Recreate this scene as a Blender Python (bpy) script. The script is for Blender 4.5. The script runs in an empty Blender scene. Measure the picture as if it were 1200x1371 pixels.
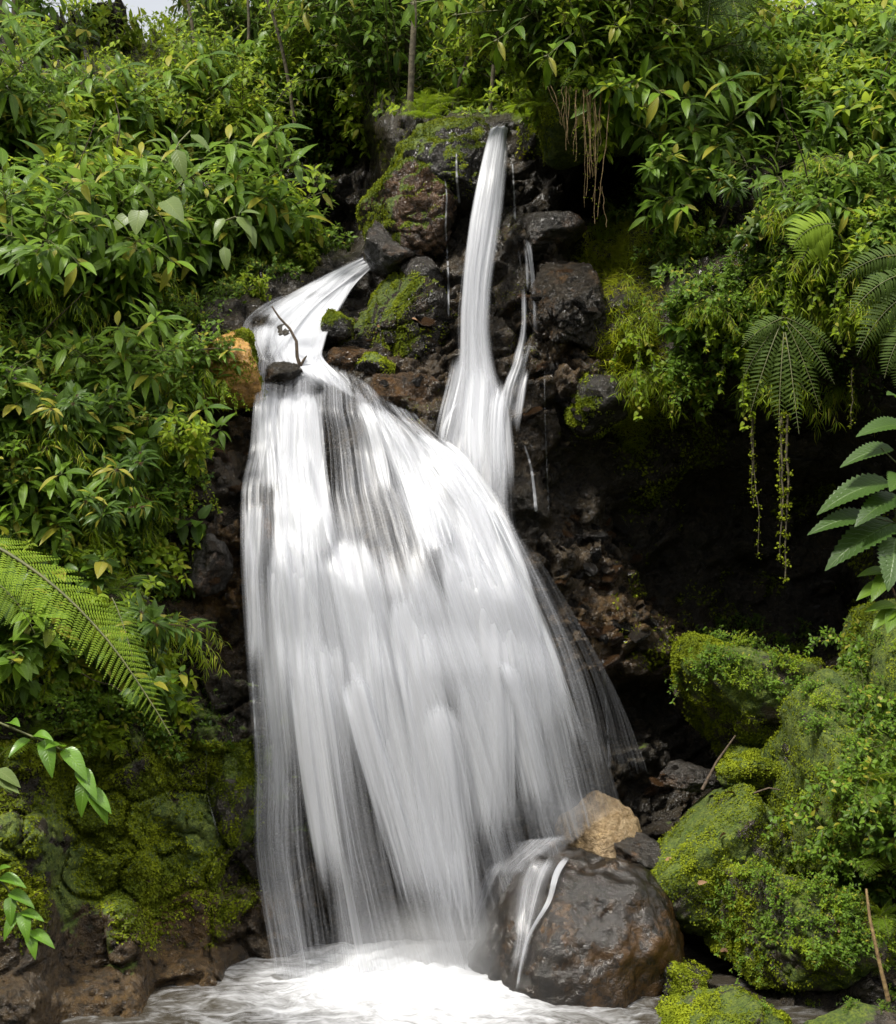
import bpy, math, random
import numpy as np
from mathutils import Vector, Matrix
from mathutils.bvhtree import BVHTree
R = math.radians
random.seed(7); rng = np.random.default_rng(11)
S = bpy.context.scene
COL = S.collection

# ------------------------------------------------------------ camera, sky, sun
CAMY, CAMZ, FPX = -9.0, 3.43, 1800.0
cam = bpy.data.cameras.new('camera'); camo = bpy.data.objects.new('camera', cam); COL.objects.link(camo)
camo.location = (0, CAMY, CAMZ); camo.rotation_euler = (R(90), 0, 0)
cam.sensor_fit = 'HORIZONTAL'; cam.sensor_width = 36; cam.lens = 54; cam.clip_start = .05; cam.clip_end = 500
S.camera = camo
SUN_EL, SUN_AZ = 59, -50          # azimuth: degrees to the left of straight behind the camera
w = bpy.data.worlds.new('World'); S.world = w; w.use_nodes = True
nt = w.node_tree; nt.nodes.clear()
sky = nt.nodes.new('ShaderNodeTexSky'); sky.sky_type = 'NISHITA'; sky.sun_disc = False
sky.sun_elevation = R(SUN_EL); sky.sun_rotation = R(180 + SUN_AZ); sky.dust_density = 4; sky.air_density = 1.0
bg = nt.nodes.new('ShaderNodeBackground'); bg.inputs[1].default_value = .15
hs = nt.nodes.new('ShaderNodeHueSaturation'); hs.inputs['Saturation'].default_value = .2
wo = nt.nodes.new('ShaderNodeOutputWorld')
nt.links.new(sky.outputs[0], hs.inputs['Color']); nt.links.new(hs.outputs[0], bg.inputs[0]); nt.links.new(bg.outputs[0], wo.inputs[0])
sl = bpy.data.lights.new('sun', 'SUN'); sl.energy = 4.6; sl.angle = R(9); sl.color = (1, .96, .88)
slo = bpy.data.objects.new('sun', sl); COL.objects.link(slo)
slo.rotation_euler = (R(90 - SUN_EL), 0, R(SUN_AZ))
S.view_settings.view_transform = 'Standard'; S.view_settings.look = 'None'; S.view_settings.gamma = 1
S.view_settings.exposure = 0.72
S.cycles.transparent_max_bounces = 24; S.cycles.max_bounces = 6; S.cycles.diffuse_bounces = 3; S.cycles.glossy_bounces = 2
S.cycles.transmission_bounces = 3; S.cycles.use_denoising = True; S.cycles.caustics_reflective = False; S.cycles.caustics_refractive = False
S.cycles.sample_clamp_indirect = 4

def at(px, py, Y):
    D = Y - CAMY
    return Vector(((px - 600) / FPX * D, Y, CAMZ - (py - 685.5) / FPX * D))
def topx(P):
    D = P[..., 1] - CAMY
    return 600 + P[..., 0] / D * FPX, 685.5 - (P[..., 2] - CAMZ) / D * FPX

# ------------------------------------------------------------ noise in numpy
def _h(i, j, k, s):
    n = (i * 374761393 + j * 668265263 + k * 2147483647 + s * 974634777) & 0xffffffff
    n = ((n ^ (n >> 13)) * 1274126177) & 0xffffffff
    n = ((n ^ (n >> 16)) * 2246822519) & 0xffffffff
    return ((n ^ (n >> 15)) & 0xffffff) / float(0xffffff)
def vn(P, s=0):
    I = np.floor(P).astype(np.int64); f = P - I; f = f * f * (3 - 2 * f)
    r = 0
    for a in (0, 1):
        for b in (0, 1):
            for c in (0, 1):
                wgt = (f[:, 0] if a else 1 - f[:, 0]) * (f[:, 1] if b else 1 - f[:, 1]) * (f[:, 2] if c else 1 - f[:, 2])
                r = r + wgt * _h(I[:, 0] + a, I[:, 1] + b, I[:, 2] + c, s)
    return r * 2 - 1
def fbm(P, o=4, s=0, g=.5):
    r = 0; a = 1; t = 0
    for k in range(o):
        r = r + a * vn(P * (2.03 ** k) + 17.3 * k, s + k); t += a; a *= g
    return r / t
def worley(P, s=0):
    I = np.floor(P).astype(np.int64)
    f1 = np.full(len(P), 9.); f2 = np.full(len(P), 9.); idv = np.zeros(len(P))
    for a in (-1, 0, 1):
        for b in (-1, 0, 1):
            for c in (-1, 0, 1):
                J = I + (a, b, c)
                q = J + np.stack([_h(J[:, 0], J[:, 1], J[:, 2], s + k) for k in (1, 2, 3)], 1)
                d = np.sqrt(((P - q) ** 2).sum(1)); hv = _h(J[:, 0], J[:, 1], J[:, 2], s + 4)
                m = d < f1
                f2 = np.where(m, f1, np.minimum(f2, d)); idv = np.where(m, hv, idv); f1 = np.where(m, d, f1)
    return f1, f2, idv
def sstep(a, b, x):
    t = np.clip((x - a) / (b - a), 0, 1); return t * t * (3 - 2 * t)
def norm(v):
    return v / (np.linalg.norm(v, axis=-1, keepdims=True) + 1e-12)

# ------------------------------------------------------------ object helpers
def mesh_np(name, V, F, mat, attrs=None, smooth=True, uv=None):
    V = np.asarray(V, dtype=np.float32); F = np.asarray(F, dtype=np.int32); n = F.shape[1]
    me = bpy.data.meshes.new(name)
    me.vertices.add(len(V)); me.vertices.foreach_set('co', V.ravel())
    me.loops.add(F.size); me.loops.foreach_set('vertex_index', F.ravel())
    me.polygons.add(len(F)); me.polygons.foreach_set('loop_start', np.arange(0, F.size, n, dtype=np.int32))
    me.polygons.foreach_set('loop_total', np.full(len(F), n, dtype=np.int32))
    if smooth: me.polygons.foreach_set('use_smooth', np.ones(len(F), dtype=bool))
    for k, a in (attrs or {}).items():
        a = np.asarray(a, dtype=np.float32)
        if a.ndim == 1:
            at_ = me.attributes.new(k, 'FLOAT', 'POINT'); at_.data.foreach_set('value', a)
        else:
            at_ = me.attributes.new(k, 'FLOAT_VECTOR', 'POINT'); at_.data.foreach_set('vector', a.ravel())
    me.update(); me.validate()
    if mat: me.materials.append(mat)
    return me
def link(name, me, parent=None, loc=None):
    o = bpy.data.objects.new(name, me); COL.objects.link(o)
    if parent: o.parent = parent
    if loc is not None: o.location = loc
    return o
def tag(o, label=None, cat=None, group=None, kind=None):
    if label: o['label'] = label
    if cat: o['category'] = cat
    if group: o['group'] = group
    if kind: o['kind'] = kind
    return o
def thing(name, label, cat, loc=(0, 0, 0), group=None):
    o = bpy.data.objects.new(name, None); COL.objects.link(o); o.location = loc; o.empty_display_size = .1
    return tag(o, label, cat, group)
def copy_tree(o, parent=None):
    c = o.copy(); COL.objects.link(c); c.parent = parent
    for ch in CH.get(o.name, []): 
        copy_tree(ch, c)
    return c
CH = {}
def grid_faces(nu, nv):
    i = np.arange(nu - 1)[:, None] * nv + np.arange(nv - 1)[None]
    return np.stack([i, i + 1, i + nv + 1, i + nv], -1).reshape(-1, 4)

# ------------------------------------------------------------ materials
class NT:
    def __init__(s, name):
        s.m = bpy.data.materials.new(name); s.m.use_nodes = True; s.t = s.m.node_tree; s.t.nodes.clear()
        s.out = s.t.nodes.new('ShaderNodeOutputMaterial')
    def n(s, typ, **kw):
        nd = s.t.nodes.new(typ)
        for k, v in kw.items():
            if k.startswith('_'): setattr(nd, k[1:], v)
            else:
                key = int(k[1:]) if (k[0] == 'i' and k[1:].isdigit()) else k.replace('__', ' ')
                if isinstance(v, bpy.types.NodeSocket): s.t.links.new(v, nd.inputs[key])
                else: nd.inputs[key].default_value = v
        return nd
    def math(s, op, a, b=0.0, c=None, clamp=False):
        nd = s.t.nodes.new('ShaderNodeMath'); nd.operation = op; nd.use_clamp = clamp
        for i, v in enumerate((a, b) if c is None else (a, b, c)):
            if isinstance(v, bpy.types.NodeSocket): s.t.links.new(v, nd.inputs[i])
            else: nd.inputs[i].default_value = v
        return nd.outputs[0]
    def ramp(s, x, lo, hi, a=0.0, b=1.0, smooth=True):
        nd = s.t.nodes.new('ShaderNodeMapRange'); nd.interpolation_type = 'SMOOTHSTEP' if smooth else 'LINEAR'
        s.t.links.new(x, nd.inputs[0]); nd.inputs[1].default_value = lo; nd.inputs[2].default_value = hi
        nd.inputs[3].default_value = a; nd.inputs[4].default_value = b
        return nd.outputs[0]
    def mix(s, f, a, b):
        nd = s.t.nodes.new('ShaderNodeMix'); nd.data_type = 'RGBA'
        for i, v in ((0, f), (6, a), (7, b)):
            if isinstance(v, bpy.types.NodeSocket): s.t.links.new(v, nd.inputs[i])
            else: nd.inputs[i].default_value = v if i == 0 else (*v[:3], 1)
        return nd.outputs[2]
    def attr(s, name, o='Fac'):
        nd = s.t.nodes.new('ShaderNodeAttribute'); nd.attribute_name = name; return nd.outputs[o]
    def noise(s, vec, scale, detail=4, rough=.5, dist=0.0, o='Fac', dim='3D', W=None):
        nd = s.t.nodes.new('ShaderNodeTexNoise'); nd.noise_dimensions = dim
        if vec is not None: s.t.links.new(vec, nd.inputs['Vector'])
        nd.inputs['Scale'].default_value = scale; nd.inputs['Detail'].default_value = detail
        nd.inputs['Roughness'].default_value = rough; nd.inputs['Distortion'].default_value = dist
        if W is not None: s.t.links.new(W, nd.inputs['W'])
        return nd.outputs[o]
    def link(s, a, b): s.t.links.new(a, b)

def rock_material(name, base=(.035, .03, .026), alt=(.085, .072, .06), stain=(.20, .085, .025), moss=(.045, .075, .010), moss2=(.12, .15, .018),
                  stain_amt=.35, moss_amt=0.0, moss_up=.0, wet=.8, bump=.5, scale=1.0):
    # colour patches of grey, rusty stain and moss; roughness varies because the stone is wet in places
    N = NT(name)
    co = N.n('ShaderNodeTexCoord').outputs['Object'] if name != 'terrain_rock' else N.n('ShaderNodeNewGeometry').outputs['Position']
    oi = N.n('ShaderNodeObjectInfo').outputs['Random']
    sh = N.n('ShaderNodeVectorMath', _operation='ADD'); N.link(co, sh.inputs[0])
    cb = N.n('ShaderNodeCombineXYZ', X=N.math('MULTIPLY', oi, 37.), Y=N.math('MULTIPLY', oi, 11.)); N.link(cb.outputs[0], sh.inputs[1])
    v = sh.outputs[0]
    n1 = N.noise(v, 3.5 * scale, 5, .6); n2 = N.noise(v, 16 * scale, 5, .65); n3 = N.noise(v, 60 * scale, 3, .6)
    vor = N.n('ShaderNodeTexVoronoi', Scale=26 * scale, Vector=v); vc = N.n('ShaderNodeSeparateColor', i0=vor.outputs['Color'])
    c = N.mix(N.ramp(n2, .35, .7), base, alt)
    c = N.mix(N.math('MULTIPLY', vc.outputs[0], .30), c, (alt[0] * 1.5, alt[1] * 1.5, alt[2] * 1.5))
    st = N.math('MULTIPLY', N.ramp(N.noise(v, 2.3 * scale, 4, .6, .8), .5, .66), N.ramp(N.math('ADD', n2, N.attr('ochre')), .38, .75))
    stf = N.math('MAXIMUM', N.math('MULTIPLY', st, stain_amt), N.math('MULTIPLY', N.attr('ochre'), N.ramp(n2, .3, .6)), clamp=True)
    sc = N.mix(vc.outputs[1], stain, (stain[0] * 1.5, stain[1] * 1.6, stain[2] * 1.5))
    c = N.mix(stf, c, sc)
    nz = N.n('ShaderNodeSeparateXYZ', i0=N.n('ShaderNodeNewGeometry').outputs['Normal']).outputs[2]
    mf = N.math('ADD', N.math('ADD', N.attr('moss'), moss_amt), N.math('MULTIPLY', N.ramp(nz, .1, .9), moss_up))
    mf = N.ramp(N.math('ADD', mf, N.math('MULTIPLY', N.math('SUBTRACT', n1, .5), 1.5)), .45, .62)
    mf = N.math('MULTIPLY', mf, N.ramp(N.math('ADD', n2, mf), .6, 1.1))
    mc = N.mix(N.ramp(n2, .3, .7), moss, moss2); mc = N.mix(N.ramp(n3, .4, .7), mc, (moss[0] * .6, moss[1] * .6, moss[2]))
    c = N.mix(mf, c, mc)
    n4 = N.noise(v, 170 * scale, 3, .7)
    h = N.math('ADD', N.math('ADD', N.math('MULTIPLY', n2, .6), N.math('MULTIPLY', n3, .6)), N.math('MULTIPLY', n4, .28))
    h = N.math('ADD', h, N.math('MULTIPLY', vor.outputs['Distance'], -.35))
    bm = N.n('ShaderNodeBump', Strength=min(1, bump * 1.3), Distance=.035, Height=h)
    r = N.math('ADD', N.ramp(n1, .35, .7, .40 - .32 * wet, .80 - .50 * wet), N.math('MULTIPLY', mf, .5), clamp=True)
    b = N.n('ShaderNodeBsdfPrincipled', Base__Color=c, Roughness=r, Normal=bm.outputs[0]); b.inputs['IOR'].default_value = 1.5 if 'boulder' in name else 1.4
    N.link(b.outputs[0], N.out.inputs[0])
    return N.m

def leaf_material(name, dark, light, back=None, rough=.46, trans=.35, vein=1.0, veins=9, spec=.22, yellow=.05):
    N = NT(name)
    a = N.n('ShaderNodeSeparateXYZ', i0=N.attr('leaf', 'Vector')); t, s_, tint = a.outputs
    oi = N.n('ShaderNodeObjectInfo').outputs['Random']
    tt = N.math('ADD', N.math('MULTIPLY', tint, .75), N.math('MULTIPLY', oi, .25))
    c = N.mix(tt, dark, light)
    c = N.mix(N.ramp(tint, 1 - yellow, 1 - yellow + .01, 0, .8), c, (.28, .24, .03))
    sa = N.math('ABSOLUTE', s_)
    mid = N.ramp(sa, .0, .10, 1, 0)
    c = N.mix(N.math('MULTIPLY', mid, .45 * vein), c, (light[0] * 1.4 + .02, light[1] * 1.3 + .02, light[2] + .03))
    ph = N.math('FRACT', N.math('SUBTRACT', N.math('MULTIPLY', t, veins), N.math('MULTIPLY', sa, 2.2)))
    vv = N.ramp(N.math('ABSOLUTE', N.math('SUBTRACT', ph, .5)), .0, .16, 1, 0)
    c = N.mix(N.math('MULTIPLY', vv, .22 * vein), c, (light[0] * 1.2, light[1] * 1.2, light[2] + .02))
    geo = N.n('ShaderNodeNewGeometry')
    if back: c = N.mix(geo.outputs['Backfacing'], c, back)
    bm = N.n('ShaderNodeBump', Strength=.35 * vein, Distance=.004, Height=N.math('MULTIPLY', N.math('ADD', vv, mid), -1.))
    b = N.n('ShaderNodeBsdfPrincipled', Base__Color=c, Roughness=rough, Normal=bm.outputs[0]); b.inputs['Specular IOR Level'].default_value = spec
    tc = N.mix(.5, c, (light[0] * 1.8, light[1] * 1.7, light[2] * .8))
    tr = N.n('ShaderNodeBsdfTranslucent', Color=tc)
    mx = N.n('ShaderNodeMixShader', i0=trans, i1=b.outputs[0], i2=tr.outputs[0])
    N.link(mx.outputs[0], N.out.inputs[0])
    return N.m

def simple(name, col, col2, scale=20, rough=.7, bump=.4):
    N = NT(name); co = N.n('ShaderNodeTexCoord').outputs['Object']
    n = N.noise(co, scale, 5, .6)
    bm = N.n('ShaderNodeBump', Strength=bump, Distance=.02, Height=n)
    b = N.n('ShaderNodeBsdfPrincipled', Base__Color=N.mix(N.ramp(n, .3, .7), col, col2), Roughness=rough, Normal=bm.outputs[0])
    N.link(b.outputs[0], N.out.inputs[0]); return N.m

def water_material(name, fu, fv, lo, hi, amax=1.0, fine=.5, white=.57):
    # aerated falling water: white where it is thick, clear between the threads
    N = NT(name)
    uv = N.n('ShaderNodeSeparateXYZ', i0=N.attr('flow', 'Vector')); u, v, d = uv.outputs
    oi = N.n('ShaderNodeObjectInfo').outputs['Random']; W = N.math('MULTIPLY', oi, 50.)
    def st(a, b, det, rough=.6):
        cb = N.n('ShaderNodeCombineXYZ', X=N.math('MULTIPLY', u, a), Y=N.math('MULTIPLY', v, b))
        return N.noise(cb.outputs[0], 1.0, det, rough, 0, 'Fac', '4D', W)
    n0 = st(fu * .42, fv * .8, 2); n1 = N.math('ADD', N.math('MULTIPLY', st(fu, fv, 3), .42), N.math('MULTIPLY', n0, .58)); n2 = st(fu * 2.6, fv * 1.0, 3, .6); n3 = st(fu * 5.5, fv * 1.4, 3, .7)
    n = N.math('ADD', N.math('ADD', N.math('MULTIPLY', n1, 1 - fine * .5), N.math('MULTIPLY', n2, fine * .22)), N.math('MULTIPLY', n3, fine * .38))
    al = N.ramp(N.math('ADD', n, N.math('SUBTRACT', d, .5)), lo, hi)
    al = N.math('MULTIPLY', al, N.ramp(d, 0.0, .25)); al = N.math('MULTIPLY', al, amax, clamp=True)
    bm = N.n('ShaderNodeBump', Strength=.5, Distance=.05, Height=n1)
    df = N.n('ShaderNodeBsdfDiffuse', Color=(white * .98, white * 1.0, white * 1.06, 1), Normal=bm.outputs[0])
    tl = N.n('ShaderNodeBsdfTranslucent', Color=(white * .98, white * 1.0, white * 1.06, 1))
    mw = N.n('ShaderNodeMixShader', i0=.35, i1=df.outputs[0], i2=tl.outputs[0])
    gl = N.n('ShaderNodeBsdfGlossy', Color=(1, 1, 1, 1), Roughness=.35, Normal=bm.outputs[0])
    mg = N.n('ShaderNodeMixShader', i0=.05, i1=mw.outputs[0], i2=gl.outputs[0])
    tp = N.n('ShaderNodeBsdfTransparent')
    mx = N.n('ShaderNodeMixShader', i0=al, i1=tp.outputs[0], i2=mg.outputs[0])
    N.link(mx.outputs[0], N.out.inputs[0]); return N.m
# ------------------------------------------------------------ terrain: the ravine wall as one relief
# control points: photo x, photo y, depth Y, relief amplitude, moss, ochre
CP = [
 (-600,0,5,.2,0,0),(-600,500,-1.5,.2,0,0),(-600,1000,-3,.2,.4,0),(-600,1450,-3.2,.2,.3,0),
 (0,0,4.5,.2,0,0),(0,150,1.6,.2,0,0),(0,350,.6,.15,0,0),(0,600,-.4,.15,0,0),(0,850,-.8,.12,.1,0),(0,1000,-.75,.08,.6,0),(0,1150,-.9,.08,.6,0),(0,1260,-1.05,.06,.2,.2),(0,1371,-1.3,.06,0,.3),(0,1480,-1.6,.06,0,.3),
 (150,0,6.5,.2,0,0),(150,150,2.6,.2,0,0),(150,350,1.1,.15,0,0),(150,600,.1,.15,0,0),(150,850,-.35,.12,.1,0),(150,1000,-.35,.08,.6,0),(150,1150,-.45,.08,.9,0),(150,1260,-.6,.06,.5,.4),(150,1371,-.95,.05,0,.6),(150,1480,-1.3,.05,0,.4),
 (250,0,8.5,.2,0,0),(250,150,3.6,.2,0,0),(250,350,2.,.15,0,0),(270,500,.8,.12,.1,0),(260,700,.3,.12,.2,.2),(260,850,.05,.12,.1,.2),(260,1000,-.02,.08,.6,0),(250,1130,-.12,.07,.9,0),(250,1230,-.2,.06,.1,.8),(260,1330,-.45,.05,0,.6),(280,1450,-.8,.05,0,.4),
 (320,440,1.2,.10,.1,.1),(310,560,.75,.12,0,.5),(315,650,.5,.12,0,.1),(310,740,.4,.12,.05,.9),(298,790,.35,.1,0,1.2),(310,850,.42,.1,0,.3),(330,950,.25,.12,.5,0),(330,1050,.2,.1,.6,0),(340,1150,.2,.1,.25,0),(330,1230,.05,.08,0,.3),(350,1300,.05,.05,0,.2),
 (400,0,8.5,.2,0,0),(380,130,4.5,.2,0,0),(380,250,3.2,.15,.1,0),(330,350,2.2,.12,.1,0),(400,330,2.7,.12,.3,0),(445,300,4.2,.15,0,0),(440,200,4.6,.15,0,0),
 (490,350,2.4,.05,0,0),(440,365,2.25,.05,0,0),(380,392,1.75,.05,0,0),(330,412,1.45,.05,0,0),(430,430,1.55,.04,0,0),(370,460,1.15,.04,0,0),(350,500,.92,.04,0,0),(420,500,.98,.04,0,0),(450,530,1.02,.03,0,0),(380,530,1.0,.03,0,0),(410,545,.95,.03,0,0),(350,530,1.0,.03,0,0),
 (400,600,.72,.06,0,0),(450,640,.75,.05,0,0),(360,680,.42,.07,.15,.3),(430,720,.42,.06,0,0),(500,600,.65,.05,0,0),(520,720,.42,.05,0,0),(560,600,.6,.05,0,0),(600,700,.42,.05,0,0),(550,780,.2,.05,0,0),(450,800,.25,.05,0,0),(380,850,.3,.08,0,.1),
 (450,950,.3,.08,.2,0),(550,950,.3,.08,.1,0),(650,900,.3,.08,0,0),(450,1100,.3,.08,.4,0),(550,1150,.35,.08,.1,0),(450,1250,.3,.06,.1,0),(560,1290,.35,.05,0,0),(650,1100,.45,.08,0,0),(730,1000,.5,.08,0,0),
 (560,420,1.3,.12,.1,.1),(560,500,1.05,.12,.1,.3),(520,550,.8,.08,0,.1),(640,250,1.75,.1,.1,0),(640,380,1.35,.1,0,.1),(640,480,1.1,.1,0,.1),(620,560,.95,.05,0,0),(660,640,.85,.04,0,0),(640,610,.9,.04,0,0),
 (560,180,2.2,.1,.3,0),(640,166,2.1,.06,.3,0),(670,160,2.15,.03,.1,0),(660,120,4.2,.15,.3,0),(600,60,6.5,.2,0,0),(600,0,9,.2,0,0),
 (720,250,2.0,.1,.1,0),(710,330,1.35,.1,0,0),(710,420,1.2,.1,0,.1),(700,500,1.0,.1,0,.2),(700,600,.9,.08,0,.2),(700,690,.75,.08,0,0),(740,760,.75,.1,0,.1),
 (740,170,1.9,.08,.6,0),(780,110,2.0,.1,.5,0),(850,90,1.6,.1,.2,0),(780,210,2.1,.1,.3,0),(800,260,2.8,.1,0,0),(850,240,2.8,.1,0,0),(800,320,2.2,.12,0,0),
 (760,400,1.2,.12,0,.1),(770,480,.9,.12,0,.5),(770,560,1.05,.1,.1,.1),(760,640,1.3,.08,0,0),(780,700,1.2,.1,0,.1),(800,760,1.0,.12,0,.3),(830,830,.85,.12,0,.7),(780,860,.7,.1,0,.4),(850,880,1.0,.08,.1,.3),(850,950,1.5,.08,.1,0),(850,1010,1.0,.08,.4,0),(790,1040,.6,.06,.1,0),
 (860,330,1.3,.1,.2,0),(840,420,.9,.08,.3,0),(850,520,1.0,.08,.3,0),(860,600,1.5,.08,.2,0),(850,700,1.8,.1,0,0),(900,780,2.1,.1,0,0),(960,680,2.1,.1,.1,0),(960,560,1.5,.1,.2,0),(1000,800,2.3,.1,0,0),
 (930,250,1.0,.1,0,0),(950,400,.5,.1,0,0),(950,480,.7,.1,0,0),(1050,450,.5,.1,0,0),(1080,560,1.3,.1,0,0),(1100,700,2.0,.1,0,0),(1100,820,2.2,.1,0,0),(1200,500,.5,.1,0,0),(1200,650,1.2,.1,0,0),(1200,800,1.2,.1,0,0),
 (750,0,8,.2,0,0),(850,0,5,.2,0,0),(1000,0,3.5,.2,0,0),(1200,0,2,.2,0,0),(1000,120,1.5,.15,0,0),(1200,150,.6,.15,0,0),(1100,300,.2,.1,0,0),(1200,350,-.1,.1,0,0),
 (880,1050,1.2,.08,.3,0),(950,1000,1.5,.08,.2,0),(1050,950,1.3,.1,.3,0),(1180,900,.3,.1,.6,0),(1180,1050,-.2,.1,.6,0),(1080,1050,.6,.1,.6,0),(880,1150,.9,.08,.2,0),(880,1280,.5,.08,.1,0),(960,1150,.6,.08,.5,0),(960,1300,.2,.06,.2,0),(1060,1250,.1,.06,.2,0),(1180,1200,-.5,.08,.5,0),(1180,1330,-.9,.06,.3,0),(1080,1371,-.8,.06,.3,0),(900,1371,-.3,.05,.2,.1),(760,1250,.4,.06,0,0),(760,1371,.1,.05,0,0),(900,1480,-.8,.06,.2,0),(1200,1480,-1.4,.06,.2,0),
 (1400,0,1,.2,0,0),(1400,400,-1,.2,0,0),(1400,800,-.5,.2,0,0),(1400,1100,-1.2,.2,.4,0),(1400,1480,-2.2,.2,.3,0),(1900,0,0,.2,0,0),(1900,700,-2,.2,0,0),(1900,1400,-4,.2,.2,0),
 (400,-60,10,.2,0,0),(150,-60,8,.2,0,0),(600,1480,.2,.04,0,0),(400,1480,.1,.04,0,0)]
CPA = np.array(CP, float)
def relief(px, py):
    out = np.zeros((len(px), 4))
    for i in range(0, len(px), 20000):
        d2 = (px[i:i+20000, None] - CPA[None, :, 0]) ** 2 + (py[i:i+20000, None] - CPA[None, :, 1]) ** 2
        wt = 1 / (d2 + 220.) ** 2.1
        out[i:i+20000] = wt @ CPA[:, 2:] / wt.sum(1)[:, None]
    return out
gx = np.concatenate([np.arange(-700, -60, 20), np.arange(-60, 1260, 3.4), np.arange(1260, 1920, 20)])
gy = np.concatenate([np.arange(8, 160, 8), np.arange(160, 1400, 3.4), np.arange(1400, 1500, 12)])
GX, GY = np.meshgrid(gx, gy, indexing='ij'); nu, nv = GX.shape
px = GX.ravel(); py = GY.ravel()
wx = fbm(np.stack([px / 70, py / 70, 0 * px], 1), 3, 5) * 9; wy = fbm(np.stack([px / 70, py / 70, 0 * px + 9], 1), 3, 6) * 9
rl = relief(px + wx, py + wy)
# the very top of the wall bends back onto the forest floor
D = rl[:, 0] - CAMY
P = np.stack([(px - 600) / FPX * D, rl[:, 0], CAMZ - (py - 685.5) / FPX * D], 1)
amp = rl[:, 1]
f1, f2, idc = worley(P * (2.6, 2.6, 3.4) + fbm(P * 3, 2, 3)[:, None] * .5, 1)
g1, g2, idg = worley(P * (8, 8, 10) + fbm(P * 6, 2, 4)[:, None] * .5, 2)
e1, e2, ide = worley(P * (19, 19, 24), 7)
dd = amp * (1.6 * (idc - .5) * sstep(.0, .22, f2 - f1) - .9 * (1 - sstep(0, .18, f2 - f1)) + .9 * (idg - .5) * sstep(0, .2, g2 - g1) - .35 * (1 - sstep(0, .2, g2 - g1)) + .45 * (.5 - e1) + .9 * fbm(P * 2.2, 5, 8) + .30 * fbm(P * 17, 3, 18))
dv = norm(np.array([[0.1, -1, .25]])); P = P + dd[:, None] * dv
TER_Y = P[:, 1].reshape(nu, nv)
ter_mat = rock_material('terrain_rock', base=(.011, .009, .007), alt=(.030, .024, .015), stain=(.075, .040, .012), stain_amt=.34, moss_amt=-.1, moss_up=.15, wet=.85, bump=.7)
# where soil and roots cover the rock, the top layer is dark earth: a stretch of the 'soil' attribute
soil = sstep(0, 40, 0 * px) 
GF = grid_faces(nu, nv)[:, ::-1]
gpx, gpy = px[GF].mean(1), py[GF].mean(1)
GF = GF[~((gpy < 52 + 8 * np.sin(gpx / 5) - np.abs(gpx - 222) * .35) & (np.abs(gpx - 222) < 52))]      # the saddle through which the sky shows
me = mesh_np('cliff', P, GF, ter_mat, {'moss': rl[:, 2], 'ochre': rl[:, 3]})
TP = P.copy(); nu_t, nv_t = nu, nv
cliff = tag(link('cliff', me), kind='structure')
ter_bvh = BVHTree.FromPolygons([Vector(p) for p in P.tolist()], grid_faces(nu, nv).tolist())
CAM = Vector((0, CAMY, CAMZ))
def ray(px_, py_, bvh=None):
    d = (at(px_, py_, 0) - CAM).normalized()
    best = None
    for b in ([bvh] if bvh else BVHS):
        h = b.ray_cast(CAM, d)
        if h[0] is not None and (best is None or h[3] < best[3]): best = h
    return best
BVHS = [ter_bvh]
# ground under and around everything; unseen bank added behind the camera blocks level light
earth = simple('forest_earth', (.02, .018, .01), (.04, .05, .015), 6, .9, .6)
gv = np.array([(x, y) for x in np.linspace(-60, 60, 61) for y in np.linspace(-50, 60, 56)])
gz = -.25 + 0.0 * gv[:, 0]
rb = np.maximum(0, -gv[:, 1] - 13) ; gz = gz + np.minimum(rb * .95, 13) + fbm(np.stack([gv[:, 0] / 4, gv[:, 1] / 4, gz], 1), 3, 2) * .3 * (rb > 0)
gz = gz + 9.2 * sstep(9, 13, gv[:, 1])  + 10 * sstep(9, 17, np.abs(gv[:, 0])) * sstep(-16, -8, gv[:, 1]) * (gv[:, 1] < 9.1)
tag(link('ground', mesh_np('ground', np.column_stack([gv, gz]), grid_faces(61, 56), earth)), kind='structure')

# ------------------------------------------------------------ boulders
def icosphere(sub):
    import bmesh
    bm = bmesh.new(); bmesh.ops.create_icosphere(bm, subdivisions=sub, radius=1)
    V = np.array([v.co[:] for v in bm.verts]); F = np.array([[v.index for v in f.verts] for f in bm.faces]); bm.free()
    return V, F
ICO = {k: icosphere(k) for k in (4, 5, 6)}
def rock_shape(sub, seed, cuts=9, cut_lo=.50, rough=.10, soft=34, lump=.20, crack=1.0):
    V, F = ICO[sub]; r = np.random.default_rng(seed)
    n = norm(r.normal(size=(cuts, 3))); dk = r.uniform(cut_lo, 1.0, cuts)
    dots = V @ n.T
    cand = np.where(dots > .15, dk[None] / np.maximum(dots, .15), 9)
    cand = np.concatenate([cand, np.ones((len(V), 1)) * 1.05], 1)
    rad = -np.log(np.exp(-soft * cand).sum(1)) / soft
    Q = V * rad[:, None]
    off = r.uniform(-50, 50, 3)
    k = lump * fbm(Q * 1.1 + off, 2, seed) + rough * fbm(Q * 3.2 + off, 5, seed, .55)
    a, b, _ = worley(Q * 3.0 + off, seed)
    k = k - crack * rough * .5 * (1 - sstep(0, .12, b - a))
    return V * (rad * (1 + k))[:, None], F
def vnormals(V, F):
    fn = np.cross(V[F[:, 1]] - V[F[:, 0]], V[F[:, 2]] - V[F[:, 0]]); N = np.zeros_like(V)
    for k in range(3): np.add.at(N, F[:, k], fn)
    return norm(N)
BOULD = {}
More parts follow.
